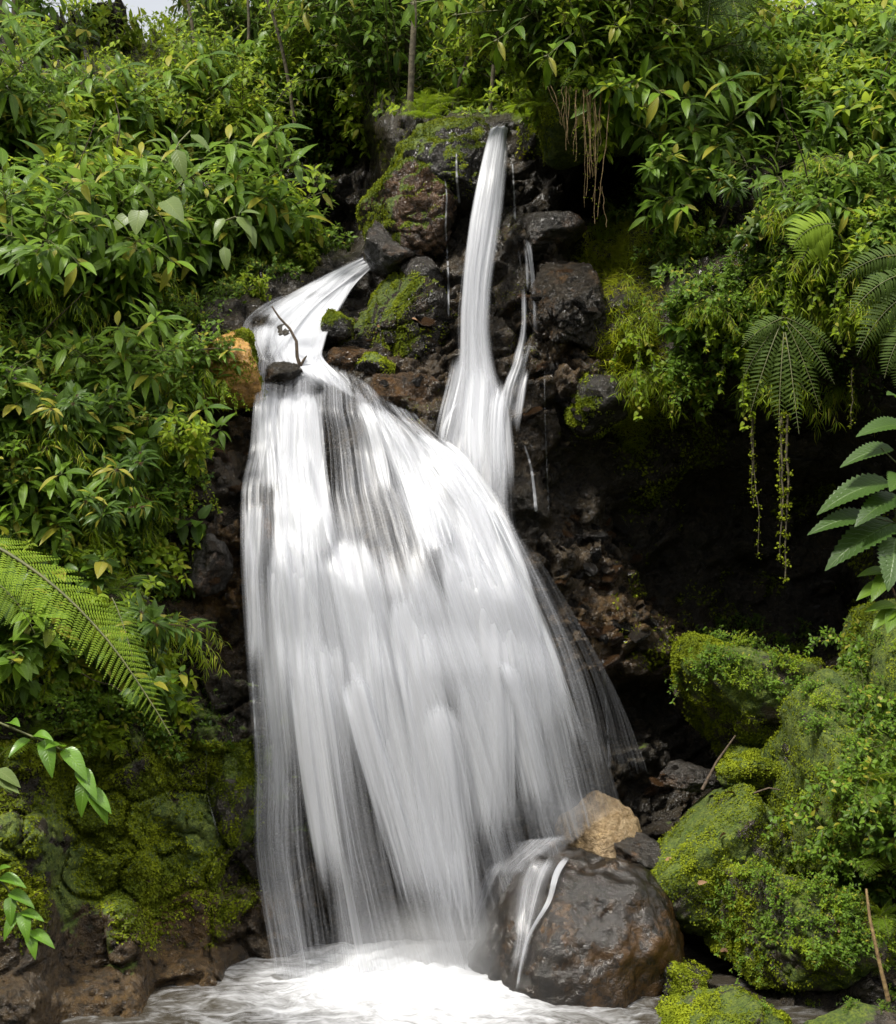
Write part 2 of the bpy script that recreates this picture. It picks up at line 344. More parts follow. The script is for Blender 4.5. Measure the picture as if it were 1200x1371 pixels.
def boulder(name, label, box, Y, depth, mat, seed, moss=None, ochre=None, sub=5, rot=0, cat='boulder', group=None, **kw):
    x0, y0, x1, y1 = box; c = at((x0 + x1) / 2, (y0 + y1) / 2, Y); D = Y - CAMY
    V, F = rock_shape(sub, seed, **kw)
    lo, hi = V.min(0), V.max(0); V = (V - (lo + hi) / 2) / (hi - lo) * 2
    wx_, wz_ = (x1 - x0) / 2 * D / FPX, (y1 - y0) / 2 * D / FPX
    if rot:
        a = R(rot); V = np.stack([V[:, 0] * math.cos(a) - V[:, 2] * math.sin(a), V[:, 1], V[:, 0] * math.sin(a) + V[:, 2] * math.cos(a)], 1)
    V = V * (wx_, depth / 2, wz_)
    fine = fbm(V * 9 + seed, 4, seed) ; nn = vnormals(V, F); V = V + nn * (fine * .018)[:, None]
    nn = vnormals(V, F)
    W = V + np.array(c)
    mo = moss(W, nn) if moss else np.zeros(len(V)); oc = ochre(W, nn) if ochre else np.zeros(len(V))
    me = mesh_np(name, V, F, mat, {'moss': mo, 'ochre': oc})
    o = link(name, me, None, c); tag(o, label, cat, group)
    bv = BVHTree.FromPolygons([Vector(p) for p in W.tolist()], F.tolist()); BVHS.append(bv)
    BOULD[o.name] = (o, W, nn, F, mo, bv)
    return o
M_dark = rock_material('wet_dark_rock', (.009, .008, .007), (.030, .026, .021), stain_amt=.25, moss_up=.15, moss_amt=-.15, wet=.95, bump=.6)
M_mossy = rock_material('mossy_rock', (.02, .017, .013), (.06, .052, .04), stain_amt=.2, moss_up=.25, moss_amt=.25, wet=.5, bump=.7)
M_rub = rock_material('rubble_rock', (.008, .007, .005), (.032, .025, .017), stain_amt=.45, stain=(.12, .055, .016), moss_up=.2, moss_amt=-.05, wet=.9, bump=1.0, scale=1.6)
M_tan = rock_material('tan_rock', (.20, .13, .06), (.42, .31, .18), stain=(.36, .22, .09), stain_amt=.8, moss_amt=-.3, wet=.6, bump=.6, scale=1.3)
M_orange = rock_material('orange_rock', (.10, .05, .018), (.30, .16, .04), stain=(.36, .19, .04), stain_amt=.9, moss_amt=-.05, wet=.6, bump=.5)
M_big = rock_material('brown_wet_boulder', (.006, .005, .004), (.018, .014, .010), stain=(.07, .032, .007), stain_amt=.6, moss=(.02, .025, .012), moss2=(.045, .045, .02), moss_amt=-.2, moss_up=.14, wet=1.08, bump=.42, scale=.9)
up = lambda a, b: (lambda W, n: sstep(a, b, n[:, 2]))
leftup = lambda W, n: sstep(-.05, .55, n[:, 2] * .8 - n[:, 0] * .55) * 1.1
allm = lambda v: (lambda W, n: np.full(len(W), v) )
boulder('boulder', 'large dark boulder with a mossy left slope beside the narrow fall top', (520, 163, 668, 330), 2.0, 1.1, M_dark, 3, leftup, sub=6, cuts=8)
boulder('boulder', 'dark jutting boulder with brown face above the upper white stream', (472, 225, 610, 368), 1.85, 1.0, M_dark, 8, leftup, lambda W, n: .25 * sstep(.2, .8, -n[:, 1]), sub=6, cuts=7, rot=-20)
boulder('boulder', 'black wet rock overhanging the head of the upper white stream', (484, 292, 575, 374), 1.72, .7, M_dark, 14, cuts=7)
boulder('boulder', 'round black wet boulder wedged under the jutting boulder left of the narrow fall', (532, 343, 606, 408), 1.55, .6, M_dark, 12, cuts=5)
boulder('boulder', 'knobbly rubble boulder with moss on its left edge, right bank of the upper stream', (458, 357, 612, 530), 1.55, .9, M_rub, 21, lambda W, n: sstep(.2, .8, n[:, 2] * .5 - n[:, 0] * .8), sub=6, cuts=9, rough=.16)
boulder('boulder', 'small moss-capped boulder poking into the upper white stream', (423, 415, 474, 466), 1.25, .35, M_dark, 25, up(-.1, .5), cuts=6, cat='boulder')
boulder('boulder', 'brown rubble rock at the lower right edge of the upper stream', (432, 462, 512, 512), 1.2, .4, M_rub, 27, ochre=allm(.35), cuts=7, rough=.16)
boulder('boulder', 'small pointed moss-tipped rock between the stream and the narrow fall', (474, 472, 526, 522), 1.1, .3, M_dark, 31, up(0, .6), cuts=7)
boulder('boulder', 'wet rust-brown rock heap at the foot of the rubble boulder', (490, 500, 600, 580), 1.05, .5, M_rub, 33, ochre=allm(.25), cuts=8, rough=.18)
boulder('boulder', 'little wet rock breaking the water under the dead branch', (356, 482, 408, 522), .80, .28, M_rub, 41, cuts=7, rough=.15)
boulder('boulder', 'yellow orange rock at the lip of the left bank over the main cascade', (256, 442, 354, 548), .74, .5, M_orange, 44, allm(.15), allm(.5), cuts=5, lump=.15)
boulder('boulder', 'shiny wet ledge rock right of the narrow fall under the dark overhang', (688, 280, 790, 345), 1.35, .5, M_dark, 51, cuts=7, rot=12)
boulder('boulder', 'big glistening wet rock beside the mossy right bank below the overhang', (705, 345, 815, 470), 1.15, .7, M_rub, 53, cuts=8, sub=6, rough=.14)
boulder('boulder', 'dark moss-streaked rock overhanging the dark hollow right of the falls', (758, 500, 842, 585), .95, .5, M_dark, 57, lambda W, n: .55 * sstep(-.2, .6, -n[:, 0]), cuts=7)
boulder('boulder', 'grey round rock beside the rusty stain left of the main cascade', (250, 715, 312, 800), .25, .35, M_dark, 61, cuts=5)
boulder('boulder', 'rounded wet rock under the thin left edge of the main cascade', (325, 648, 392, 780), .5, .45, M_dark, 63, ochre=lambda W, n: .5 * sstep(.2, .5, fbm(W * 7, 2, 3)), cuts=5)
boulder('boulder', 'grey green mossy knob at the left edge of the main cascade', (272, 1000, 354, 1150), .12, .4, M_mossy, 66, allm(.25), cuts=10, lump=.45, rough=.2)
boulder('boulder', 'overhanging ledge thick with bright moss right of the narrow fall top', (700, 88, 900, 215), 1.5, 1.1, M_mossy, 67, allm(.6), sub=6, cuts=6, lump=.3)
# lower right
boulder('boulder', 'massive brown wet boulder at the foot of the fall, water draping its left side', (626, 1126, 912, 1420), -.15, 1.5, M_big, 75, lambda W, n: .10 * sstep(.3, .9, n[:, 2]), lambda W, n: .55 * sstep(0, .5, n[:, 0] * .7 + .25) * sstep(.6, -.1, n[:, 2]), sub=6, cuts=11, cut_lo=.78, lump=.18, rough=.12, crack=.3, soft=16)
boulder('boulder', 'pale tan boulder in the spray behind the massive brown boulder', (742, 1058, 862, 1180), .35, .6, M_tan, 73, sub=5, cuts=7, lump=.2)
boulder('boulder', 'tall mossy boulder with leafy top against the dark hollow', (898, 850, 1108, 1030), .75, 1.0, M_mossy, 75, allm(.28), sub=6, cuts=9)
boulder('boulder', 'small mossy slab below the tall mossy boulder', (955, 1000, 1075, 1055), .35, .6, M_mossy, 77, allm(.35), cuts=7)
boulder('boulder', 'wide moss-covered slab boulder right of the tan boulder', (855, 1045, 1068, 1250), .05, .9, M_mossy, 79, allm(.33), sub=6, cuts=9, rot=-8, cut_lo=.42)
boulder('boulder', 'mossy boulder with small creeping leaves under the slab boulder', (958, 1160, 1205, 1330), -.55, 1.0, M_mossy, 81, allm(.28), sub=6, cuts=8)
boulder('boulder', 'high mossy mound at the right edge overgrown with leaves', (1038, 900, 1330, 1200), -.2, 1.4, M_mossy, 83, allm(.45), sub=6, cuts=8, lump=.2)
boulder('boulder', 'rising mossy hump at the right edge under the big-leaved plant', (1110, 790, 1420, 1060), .3, 1.3, M_mossy, 85, allm(.45), sub=5, cuts=8, lump=.2)
boulder('boulder', 'angular grey lichen rock beside the foot of the massive brown boulder', (878, 1283, 955, 1350), -.6, .4, M_dark, 87, allm(.15), cuts=9)
boulder('boulder', 'low flat mossy rock at the bottom edge right of the pool', (880, 1325, 1052, 1420), -1.0, .8, M_mossy, 89, allm(.2), cuts=6)
boulder('boulder', 'wet mossy rock in the bottom right corner', (1062, 1338, 1230, 1430), -1.25, .7, M_mossy, 91, allm(.1), cuts=6)
boulder('boulder', 'half hidden wet rock cluster under the tall mossy boulder', (880, 1020, 965, 1060), .5, .4, M_dark, 93, cuts=8, rough=.18)
boulder('boulder', 'square dark rock against the tan boulder and the slab boulder', (820, 1120, 905, 1180), .1, .5, M_dark, 95, cuts=9)
# loose stones, each a thing; the copies share four shapes
protos = []
M_st = [rock_material('stone_%s' % n_, a, b, stain_amt=.6, stain=c, moss_amt=-.2, wet=.95, bump=.7, scale=3) for n_, a, b, c in
        (('grey', (.014, .012, .010), (.045, .038, .03), (.10, .045, .015)), ('rust', (.026, .014, .007), (.075, .040, .017), (.11, .052, .016)), ('black', (.008, .007, .006), (.022, .02, .017), (.06, .03, .012)))]
for k in range(6):
    V, F = rock_shape(4, 200 + k, cuts=8, rough=.1)
    protos.append(mesh_np('stone', V * (1, .8, .72), F, M_st[k % 3], {'moss': np.zeros(len(V)), 'ochre': np.zeros(len(V))}))
STZ = [((690, 455, 815, 560), 30, 'wet brown stone in the rubble right of the narrow fall', 'wet stones right of the narrow fall', (5, 15)),
       ((690, 350, 830, 450), 12, 'wet dark stone under the overhang right of the narrow fall', 'wet stones under the overhang', (5, 13)),
       ((745, 690, 885, 890), 55, 'rust brown wet stone piled in the hollow right of the main cascade', 'rusty stones in the hollow', (6, 17)),
       ((460, 400, 600, 575), 34, 'small wet stone in the rubble between the two falls', 'small stones between the falls', (5, 14)),
       ((255, 545, 338, 860), 40, 'small dark stone in the wet bank left of the main cascade', 'small stones in the left bank', (6, 17)),
       ((855, 1030, 965, 1075), 7, 'little wet stone under the tall mossy boulder', 'little stones under the tall mossy boulder', (7, 14))]
rr = random.Random(5)
for (x0, y0, x1, y1), n, lab, grp, (s0, s1) in STZ:
    for i in range(n):
        a, b = rr.uniform(x0, x1), rr.uniform(y0, y1); h = ray(a, b)
        if not h: continue
        o = link('stone', protos[rr.randrange(6)], None, h[0] + Vector((0, .03, -.01)))
        s = rr.uniform(s0, s1) * (h[0].y - CAMY) / FPX; o.scale = (s * rr.uniform(.9, 1.5), s, s * rr.uniform(.7, 1)); o.rotation_euler = (rr.uniform(-.4, .4), rr.uniform(-.6, .6), rr.uniform(0, 6))
        tag(o, lab, 'stone', grp)
# ------------------------------------------------------------ water
def crom(pts, n):
    p = np.array(pts, float); k = len(p); q = np.vstack([2 * p[0] - p[1], p, 2 * p[-1] - p[-2]])
    seg = np.linalg.norm(np.diff(p[:, :2], axis=0), axis=1) + 1e-6; cum = np.concatenate([[0], np.cumsum(seg)])
    s = np.linspace(0, cum[-1], n); i = np.clip(np.searchsorted(cum, s, 'right') - 1, 0, k - 2); t = ((s - cum[i]) / seg[i])[:, None]
    a, b, c, d = q[i], q[i + 1], q[i + 2], q[i + 3]
    return .5 * (2 * b + (c - a) * t + (2 * a - 5 * b + 4 * c - d) * t ** 2 + (3 * b - a - 3 * c + d) * t ** 3)
def world(px, py, Y):
    D = Y - CAMY
    return np.stack([(px - 600) / FPX * D, Y, CAMZ - (py - 685.5) / FPX * D], -1)
def sheet(name, lines, mat, parent, nu=60, nv=120, dens=None, wscale=1.0, off=0.0, ridge=.03, rf=9, seed=0, edge=(.12, .12), ends=(.03, .03), conform=None, cbvh=None, wander=0.0, ledges=()):
    # a sheet of water hung along flow lines; 'flow' holds across, along and thickness
    L = [crom(l, nv) for l in lines]
    A = np.stack([crom(np.stack([l[j] for l in L]), nu) for j in range(nv)], 1)      # nu, nv, 3
    wn = fbm(np.stack([np.repeat(np.linspace(0, 5, nu), nv), np.tile(np.linspace(0, 2.2, nv), nu), np.full(nu * nv, seed * 1.7)], 1), 2, 70).reshape(nu, nv)
    A[..., 0] += wn * wander * np.linspace(0, 1, nv)[None] ** .6 * np.sin(np.linspace(0, np.pi, nu))[:, None] ** .5
    u = np.linspace(0, 1, nu)[:, None] * np.ones((1, nv)); v = np.linspace(0, 1, nv)[None] * np.ones((nu, 1))
    px, py, Y = A[..., 0], A[..., 1], A[..., 2].copy()
    if conform:
        for i in range(nu):
            hit = np.full(nv, np.nan)
            for j in range(nv):
                h = ray(px[i, j], py[i, j], cbvh)
                if h: hit[j] = (h[0].y if cbvh else min(h[0].y, Y[i, j] + .6)) - conform
            ok = ~np.isnan(hit)
            if ok.any(): Y[i] = np.interp(np.arange(nv), np.arange(nv)[ok], hit[ok])
        for _ in range(8 if cbvh else 2):
            Y[:, 1:-1] = (Y[:, :-2] + Y[:, 1:-1] * 2 + Y[:, 2:]) / 4
            Y[1:-1] = (Y[:-2] + Y[1:-1] * 2 + Y[2:]) / 4
    W = world(px, py, Y)
    seglen = np.linalg.norm(np.diff(W, axis=1), axis=2).mean(0).sum(); wid = np.linalg.norm(W[-1] - W[0], axis=1).mean()
    q = np.stack([u.ravel() * rf, v.ravel() * seglen * .55, np.full(nu * nv, seed * 3.1)], 1)
    r = fbm(q, 3, seed); r = r.reshape(nu, nv)
    for yk, dk in ledges:
        nj = fbm(np.stack([(u * 7).ravel(), np.full(nu * nv, yk * .1), 0 * u.ravel()], 1), 2, 96).reshape(nu, nv)
        W[..., 1] -= dk * sstep(-55, 15, py - yk - 70 * nj)
    W[..., 1] -= off + ridge * r
    d = dens(px, py, u, v) if dens else .5 + 0 * u
    d = d * sstep(0, edge[0], u) * sstep(0, edge[1], 1 - u) * sstep(0, ends[0], v) * sstep(0, ends[1], 1 - v)
    flow = np.stack([u * wid * wscale, v * seglen, d], -1).reshape(-1, 3)
    F = grid_faces(nu, nv)
    return link(name, mesh_np(name, W.reshape(-1, 3), F, mat, {'flow': flow}), parent)
def G(px, py, cx, cy, sx, sy):
    return np.exp(-((px - cx) / sx) ** 2 - ((py - cy) / sy) ** 2)

W_core = water_material('falling_water_core', 7, .30, .30, .74, .92, .7)
W_soft = water_material('falling_water_soft', 12, .22, .42, .74, .80, 1.0)
W_veil = water_material('falling_water_veil', 10, .26, .44, .74, .55, .8)
W_film = water_material('thin_water_film', 16, .5, .34, .86, .62, .9)
W_thread = water_material('falling_water_threads', 26, .28, .46, .86, .6, 1.0)
W_stream = water_material('stream_water', 7, .9, .36, .62, 1., .6)

# main cascade
ML = [
 [(352,462,1.3),(345,490,1.08),(346,512,.96),(341,545,.72),(336,600,.62),(326,655,.42),(328,720,.25),(338,850,.18),(355,1000,.12),(360,1130,.1),(392,1306,.05)],
 [(378,465,1.3),(373,488,1.08),(374,510,.96),(374,545,.70),(374,600,.58),(372,655,.38),(378,720,.22),(388,850,.14),(398,1000,.08),(410,1130,.06),(432,1312,.02)],
 [(402,468,1.3),(402,490,1.08),(404,510,.96),(410,545,.70),(412,600,.58),(418,660,.36),(424,730,.18),(432,850,.10),(444,1000,.04),(456,1130,.02),(470,1315,.0)],
 [(424,470,1.3),(428,492,1.08),(434,512,.96),(446,548,.70),(456,600,.60),(464,660,.40),(472,740,.18),(484,850,.08),(506,1000,.02),(536,1150,.0),(574,1322,-.04)],
 [(448,478,1.3),(456,498,1.08),(466,516,.96),(484,555,.70),(500,610,.58),(512,670,.38),(528,750,.14),(544,850,.06),(562,1000,.0),(580,1150,-.02),(604,1322,-.04)],
 [(474,492,1.25),(482,508,1.05),(491,526,.95),(518,562,.70),(542,615,.56),(558,680,.36),(574,755,.12),(592,860,.05),(608,1000,.0),(616,1150,.0),(628,1310,-.02)],
 [(500,512,1.15),(506,528,1.0),(512,544,.88),(548,575,.68),(586,620,.52),(606,690,.32),(628,770,.12),(645,870,.05),(655,1000,.02),(656,1130,.04),(660,1240,.1)],
 [(520,530,1.1),(526,542,.96),(534,556,.84),(574,588,.66),(622,640,.46),(650,710,.28),(676,790,.12),(698,890,.08),(712,1000,.08),(722,1100,.1),(728,1160,.12)],
 [(540,540,1.05),(545,548,.94),(554,562,.82),(596,598,.62),(650,655,.42),(684,725,.26),(720,810,.16),(745,910,.12),(762,1000,.12),(774,1060,.14),(782,1110,.16)],
 [(556,548,1.0),(560,554,.92),(568,568,.8),(612,606,.60),(668,665,.40),(706,740,.26),(748,830,.18),(780,920,.16),(800,990,.16),(814,1040,.18),(824,1080,.2)]]
def dm(px, py, u, v):
    qq = np.stack([(u * 16).ravel(), (v * 1.3).ravel(), 0 * u.ravel()], 1); j = fbm(qq, 3, 91).reshape(u.shape)
    j2 = fbm(np.stack([(u * 9).ravel(), (v * .9 + u * .5).ravel(), 0 * u.ravel() + 4], 1), 2, 93).reshape(u.shape)
    px = px + j * 34; py = py + j * 90
    d = .43 + .12 * j + .30 * j2 * sstep(.08, .5, v) + .10 * G(px, py, 480, 800, 130, 150) + .10 * G(px, py, 640, 760, 70, 120) - .06 * sstep(920, 1150, py) + .10 * G(px, py, 600, 640, 90, 110) + .06 * G(px, py, 400, 560, 45, 60) + .18 * G(px, py, 500, 880, 120, 110) + .14 * G(px, py, 640, 850, 80, 140) + .12 * G(px, py, 420, 760, 50, 80)
    d = d - .46 * G(px, py, 455, 605, 24, 80) - .18 * G(px, py, 505, 720, 36, 60) - .2 * G(px, py, 570, 735, 30, 60) - .34 * G(px, py, 350, 700, 24, 65) - .16 * G(px, py, 350, 860, 25, 160)
    d = d - .03 * sstep(900, 1120, py) - .09 * G(px, py, 520, 1180, 40, 120) - .12 * G(px, py, 405, 1130, 26, 130) - .22 * G(px, py, 520, 600, 14, 40) - .10 * sstep(720, 800, px) * sstep(800, 950, py)
    d = d + .2 * G(px, py, 600, 1230, 50, 120)
    return d
main = thing('waterfall', 'broad white main cascade fanning down over the ledge into the pool', 'waterfall', at(560, 1300, 0))
cd = at(560, 1300, 0)
def sheet_in(par, *a, **k):
    o = sheet(*a, parent=par, **k); o.matrix_parent_inverse = Matrix.Translation(par.location).inverted(); return o
kw = dict(nu=150, nv=260, wscale=1.0, wander=34, ledges=((645, .05), (760, .08), (890, .04)))
sheet_in(main, 'water_sheet', ML, W_core, dens=dm, off=.0, ridge=.07, rf=11, seed=1, edge=(.05, .10), ends=(.07, .03), **kw)
sheet_in(main, 'water_veil', ML, W_veil, dens=lambda px, py, u, v: dm(px, py, u, v) - .03, ends=(.07, .03), off=.06, ridge=.06, rf=14, seed=2, edge=(.03, .05), **kw)
sheet_in(main, 'water_veil', ML, W_veil, dens=lambda px, py, u, v: dm(px, py, u, v) - .11, ends=(.09, .03), off=.12, ridge=.05, rf=18, seed=3, edge=(.03, .05), **kw)
ML2 = [[(x + (i - 4.5) * 2.4 * max(0, (y - 640) / 400), y, Y - .03) for x, y, Y in l] for i, l in enumerate(ML)]
sheet_in(main, 'water_threads', ML2, W_thread, dens=lambda px, py, u, v: .56 + .06 * np.sin(u * 31) - .1 * G(px, py, 455, 610, 22, 62), off=.16, ridge=.03, rf=20, seed=4, edge=(.01, .01), **kw)
# arcs of water thrown off the ledges behind the cascade
def lobe(ua, ub, ya, yb, seed, d0=.56, fwd=.10, grow=.0):
    n = len(ML); A = np.stack([crom(l, 160) for l in ML])
    us_ = np.linspace(ua, ub, 5) * (n - 1); out = []
    for q_, uu in enumerate(us_):
        i = min(int(uu), n - 2); L = A[i] + (A[i + 1] - A[i]) * (uu - i)
        c = abs(q_ - 2) / 2; y0_ = ya + 34 * c * c; sel = L[(L[:, 1] > y0_) & (L[:, 1] < yb)][::8]
        k = len(sel); s_ = np.linspace(0, 1, k); x = sel[:, 0] + (q_ - 2) * grow * s_ * 10; Y = sel[:, 2] - fwd * np.sin(np.minimum(s_ * 5, 1) * 1.57) - .02
        Y[0] += .10
        out.append([(a, b - (6 if m_ == 0 else 0), c_) for m_, (a, b, c_) in enumerate(zip(x, sel[:, 1], Y))])
    m_ = min(len(o) for o in out); out = [crom(o, m_).tolist() for o in out]
    sheet_in(main, 'water_lobe', out, W_veil, ledges=((645, .05), (760, .08), (890, .04)), dens=lambda px, py, u, v: (d0 + .05 - .10 * v) * sstep(-.05, .22, v - .5 * np.abs(u - .5) ** 1.5 + .03 * np.sin(u * 19 + seed)), nu=44, nv=110, off=.11, ridge=.05, rf=7, seed=seed, edge=(.4, .4), ends=(.01, .6))
Alines = np.stack([crom(l, 200) for l in ML])
def Y_at(x, y):
    d = (Alines[..., 0] - x) ** 2 + (Alines[..., 1] - y) ** 2; k = np.argmin(d); return Alines.reshape(-1, 3)[k, 2]
def stream(cl, w0, w1, d0, off, seed, end=.35, top=.15, arch=18):
    # one jet of water: soft at both sides, round where it leaves the rock
    c = crom([(x, y, Y_at(x, y)) for x, y in cl], 40); lines = []
    T = norm(np.gradient(c[:, :2], axis=0))
    for q_ in np.linspace(-1, 1, 7):
        wd = (w0 + (w1 - w0) * np.linspace(0, 1, 40) ** .8) * .5 * q_ * 1.25
        x = c[:, 0] + wd * T[:, 1]; y = c[:, 1] - wd * T[:, 0] * .8 + arch * q_ * q_ * np.linspace(1, 0, 40) ** 3
        Y = c[:, 2] + .10 * np.exp(-np.linspace(0, 1, 40) * 16) + .03 * q_ * q_
        lines.append(list(zip(x[::3], y[::3], Y[::3])))
    sheet_in(main, 'water_jet', lines, W_soft, dens=lambda px, py, u, v: (d0 + .07 - .07 * v - .20 * sstep(860, 1200, py)) * np.exp(-(2 * (u - .5)) ** 2 * (.8 + .5 * v)) + .04, nu=46, nv=130, off=off, ridge=.05, rf=5, seed=seed, edge=(.3, .3), ends=(top, end), wander=10, ledges=((645, .05), (760, .08), (890, .04)))
JETS = [([(360,500),(362,560),(366,620),(372,700)], 40, 55, .62, .05), ([(400,502),(402,560),(406,640),(418,720),(440,800)], 54, 88, .80, .07), ([(478,525),(498,560),(516,640),(526,700)], 26, 30, .50, .06), ([(490,530),(522,575),(552,640),(576,715),(600,800)], 34, 60, .66, .08),
 ([(528,550),(582,602),(634,672),(680,770),(722,880),(772,1060)], 34, 62, .80, .09), ([(548,560),(606,614),(650,690),(682,780),(700,900),(722,1110)], 40, 100, .78, .06), ([(600,625),(640,690),(668,800),(690,950),(705,1120)], 50, 90, .66, .12),
 ([(350,645),(344,700),(346,820),(352,960)], 34, 40, .52, .10), ([(400,652),(402,740),(410,860),(424,1000),(448,1160),(466,1318)], 60, 56, .80, .09), ([(372,700),(376,820),(388,960),(404,1120)], 26, 30, .50, .06), ([(455,672),(478,760),(500,860),(534,1000),(572,1150),(612,1320)], 70, 84, .84, .11),
 ([(540,752),(552,820),(570,930),(590,1080),(612,1310)], 56, 80, .78, .13), ([(500,752),(492,820),(502,920),(520,1050),(548,1180)], 40, 50, .60, .12), ([(612,700),(632,800),(646,900),(650,1050),(646,1230)], 74, 110, .74, .10), ([(430,800),(446,900),(462,1040),(484,1180),(510,1316)], 50, 46, .55, .14),
 ([(695,790),(732,880),(764,970),(792,1060)], 30, 40, .50, .08), ([(470,860),(498,980),(540,1130),(590,1300)], 40, 50, .70, .17), ([(580,900),(600,1010),(614,1150),(622,1318)], 50, 90, .70, .16), ([(660,860),(690,960),(712,1050),(726,1130)], 50, 80, .62, .14), ([(385,1000),(398,1100),(420,1210),(440,1312)], 24, 30, .52, .05), ([(560,640),(580,700),(600,760)], 44, 60, .66, .12)]
for i_, (cl_, w0_, w1_, d_, of_) in enumerate(JETS): stream(cl_, w0_ * 1.15, w1_ * 1.15, d_, of_, 60 + i_)
# flung spray along the right side
SL = [[(640,640,.4),(700,760,.25),(750,900,.15),(775,1070,.15)], [(668,660,.4),(745,800,.2),(810,930,.12),(850,1080,.15)], [(690,700,.4),(790,850,.2),(870,1000,.1),(900,1080,.1)]]
sheet_in(main, 'spray_threads', SL, W_thread, dens=lambda px, py, u, v: .54 - .12 * u, nu=60, nv=120, off=.05, ridge=.02, seed=5, edge=(.1, .2), ends=(.2, .15))
LL = [[(322,660,.4),(324,760,.32),(340,900,.2),(343,1080,.18),(350,1200,.15)], [(345,650,.35),(350,760,.22),(362,900,.12),(366,1080,.08),(400,1290,.02)], [(372,650,.35),(380,760,.2),(388,900,.1),(372,1060,.08),(430,1310,.0)]]
sheet_in(main, 'water_threads', LL, W_thread, dens=lambda px, py, u, v: .55 + 0 * u, nu=50, nv=140, off=.04, ridge=.02, seed=6, edge=(.1, .1), ends=(.05, .03))
DL = [[(352,1055,.1),(372,1130,.06),(398,1230,.02),(420,1312,-.02)], [(358,1055,.1),(382,1130,.06),(412,1230,.0),(445,1316,-.03)]]
sheet_in(main, 'water_veil', DL, W_veil, dens=lambda px, py, u, v: .52 + 0 * u, nu=16, nv=60, off=.05, ridge=.02, seed=7, edge=(.3, .3), ends=(.25, .02))

# upper stream running in from behind the mossy boulder
up_s = thing('stream', 'white stream rushing in from the upper left to the lip of the main cascade', 'stream', at(400, 500, .9))
UL = [[(520,330,2.75),(474,350,2.4),(430,368,2.1),(378,392,1.72),(334,416,1.42),(318,440,1.2),(330,480,.98),(343,520,.92),(343,540,.74)],
      [(523,333,2.75),(482,353,2.4),(442,376,2.0),(398,408,1.62),(364,440,1.3),(352,470,1.08),(358,500,.9),(372,522,.88),(373,545,.72)],
      [(526,337,2.75),(489,356,2.4),(458,380,1.95),(426,412,1.58),(398,450,1.28),(386,480,1.05),(392,505,.9),(405,524,.88),(409,548,.72)],
      [(530,341,2.75),(495,360,2.4),(470,380,1.95),(448,412,1.58),(424,450,1.28),(414,485,1.02),(424,508,.9),(440,528,.88),(448,552,.72)],
      [(534,345,2.75),(499,364,2.4),(480,382,1.95),(464,410,1.58),(444,445,1.28),(436,480,1.05),(462,505,.92),(492,540,.86),(512,565,.72)]]
us = lambda px, py, u, v: .54 + .22 * fbm(np.stack([(u * 5).ravel(), (v * 3).ravel(), 0 * u.ravel() + 4], 1), 2, 95).reshape(u.shape) - .1 * G(px, py, 425, 400, 22, 7) - .16 * G(px, py, 366, 470, 10, 24) - .2 * G(px, py, 360, 433, 16, 9)
sheet_in(up_s, 'water_sheet', UL, W_stream, dens=us, nu=50, nv=80, off=.07, ridge=.05, rf=6, seed=11, edge=(.16, .08), ends=(.02, .25))
sheet_in(up_s, 'water_veil', UL, W_stream, dens=lambda *a: us(*a) - .06, nu=50, nv=80, off=.12, ridge=.04, rf=7, seed=12, edge=(.1, .08), ends=(.02, .3))
for k_, (cl_, w_) in enumerate([([(500,350,2.3),(455,384,1.95),(405,425,1.5),(375,470,1.15),(372,515,.85)], 46), ([(500,356,2.3),(466,390,1.9),(440,430,1.45),(425,470,1.15),(420,520,.85)], 34)]):
    sheet_in(up_s, 'water_jet', [[(x + q_ * w_ * .6, y - q_ * w_ * .25, Y) for x, y, Y in cl_] for q_ in (-1, -.5, 0, .5, 1)], W_soft, dens=lambda px, py, u, v: .8 * np.exp(-(2 * (u - .5)) ** 2 * 1.2), nu=30, nv=60, off=.15, ridge=.03, seed=14 + k_, edge=(.3, .3), ends=(.1, .3))
UC = [[(430,498,1.0),(440,505,.93),(452,525,.86),(455,545,.8)], [(455,496,1.0),(468,500,.95),(486,520,.88),(496,548,.8)]]
sheet_in(up_s, 'water_veil', UC, W_veil, dens=lambda *a: .6 + 0 * a[0], nu=16, nv=20, off=.1, seed=13, edge=(.4, .4), ends=(.2, .6))

# narrow fall
nf = thing('waterfall', 'tall narrow white fall dropping from the mossy top rock', 'waterfall', at(640, 600, .6))
NL = [[(660,171,2.1),(652,176,1.65),(638,225,1.35),(622,300,1.2),(611,400,1.05),(606,480,.95),(590,550,.8),(578,600,.7),(592,640,.55),(620,700,.4)],
      [(667,168,2.1),(664,170,1.62),(654,225,1.3),(640,300,1.14),(630,400,1.0),(626,480,.9),(618,560,.76),(612,610,.66),(630,660,.5),(655,740,.32)],
      [(674,168,2.1),(675,168,1.62),(668,225,1.3),(655,300,1.14),(645,400,1.0),(644,480,.9),(655,560,.74),(660,610,.62),(660,680,.45),(690,770,.3)],
      [(680,170,2.1),(684,172,1.65),(681,230,1.35),(676,300,1.2),(664,400,1.05),(668,480,.95),(692,560,.78),(698,620,.64),(704,710,.45),(720,800,.3)]]
nd = lambda px, py, u, v: .74 - .10 * sstep(300, 420, py) + .0 * u - .10 * sstep(540, 640, py)
k2 = dict(nu=50, nv=150)
sheet_in(nf, 'water_sheet', NL, W_core, dens=nd, off=.0, ridge=.05, rf=6, seed=21, edge=(.25, .3), ends=(.005, .25), **k2)
sheet_in(nf, 'water_veil', NL, W_veil, dens=lambda *a: nd(*a) - .06, off=.05, ridge=.05, rf=8, seed=22, edge=(.2, .25), ends=(.02, .2), **k2)
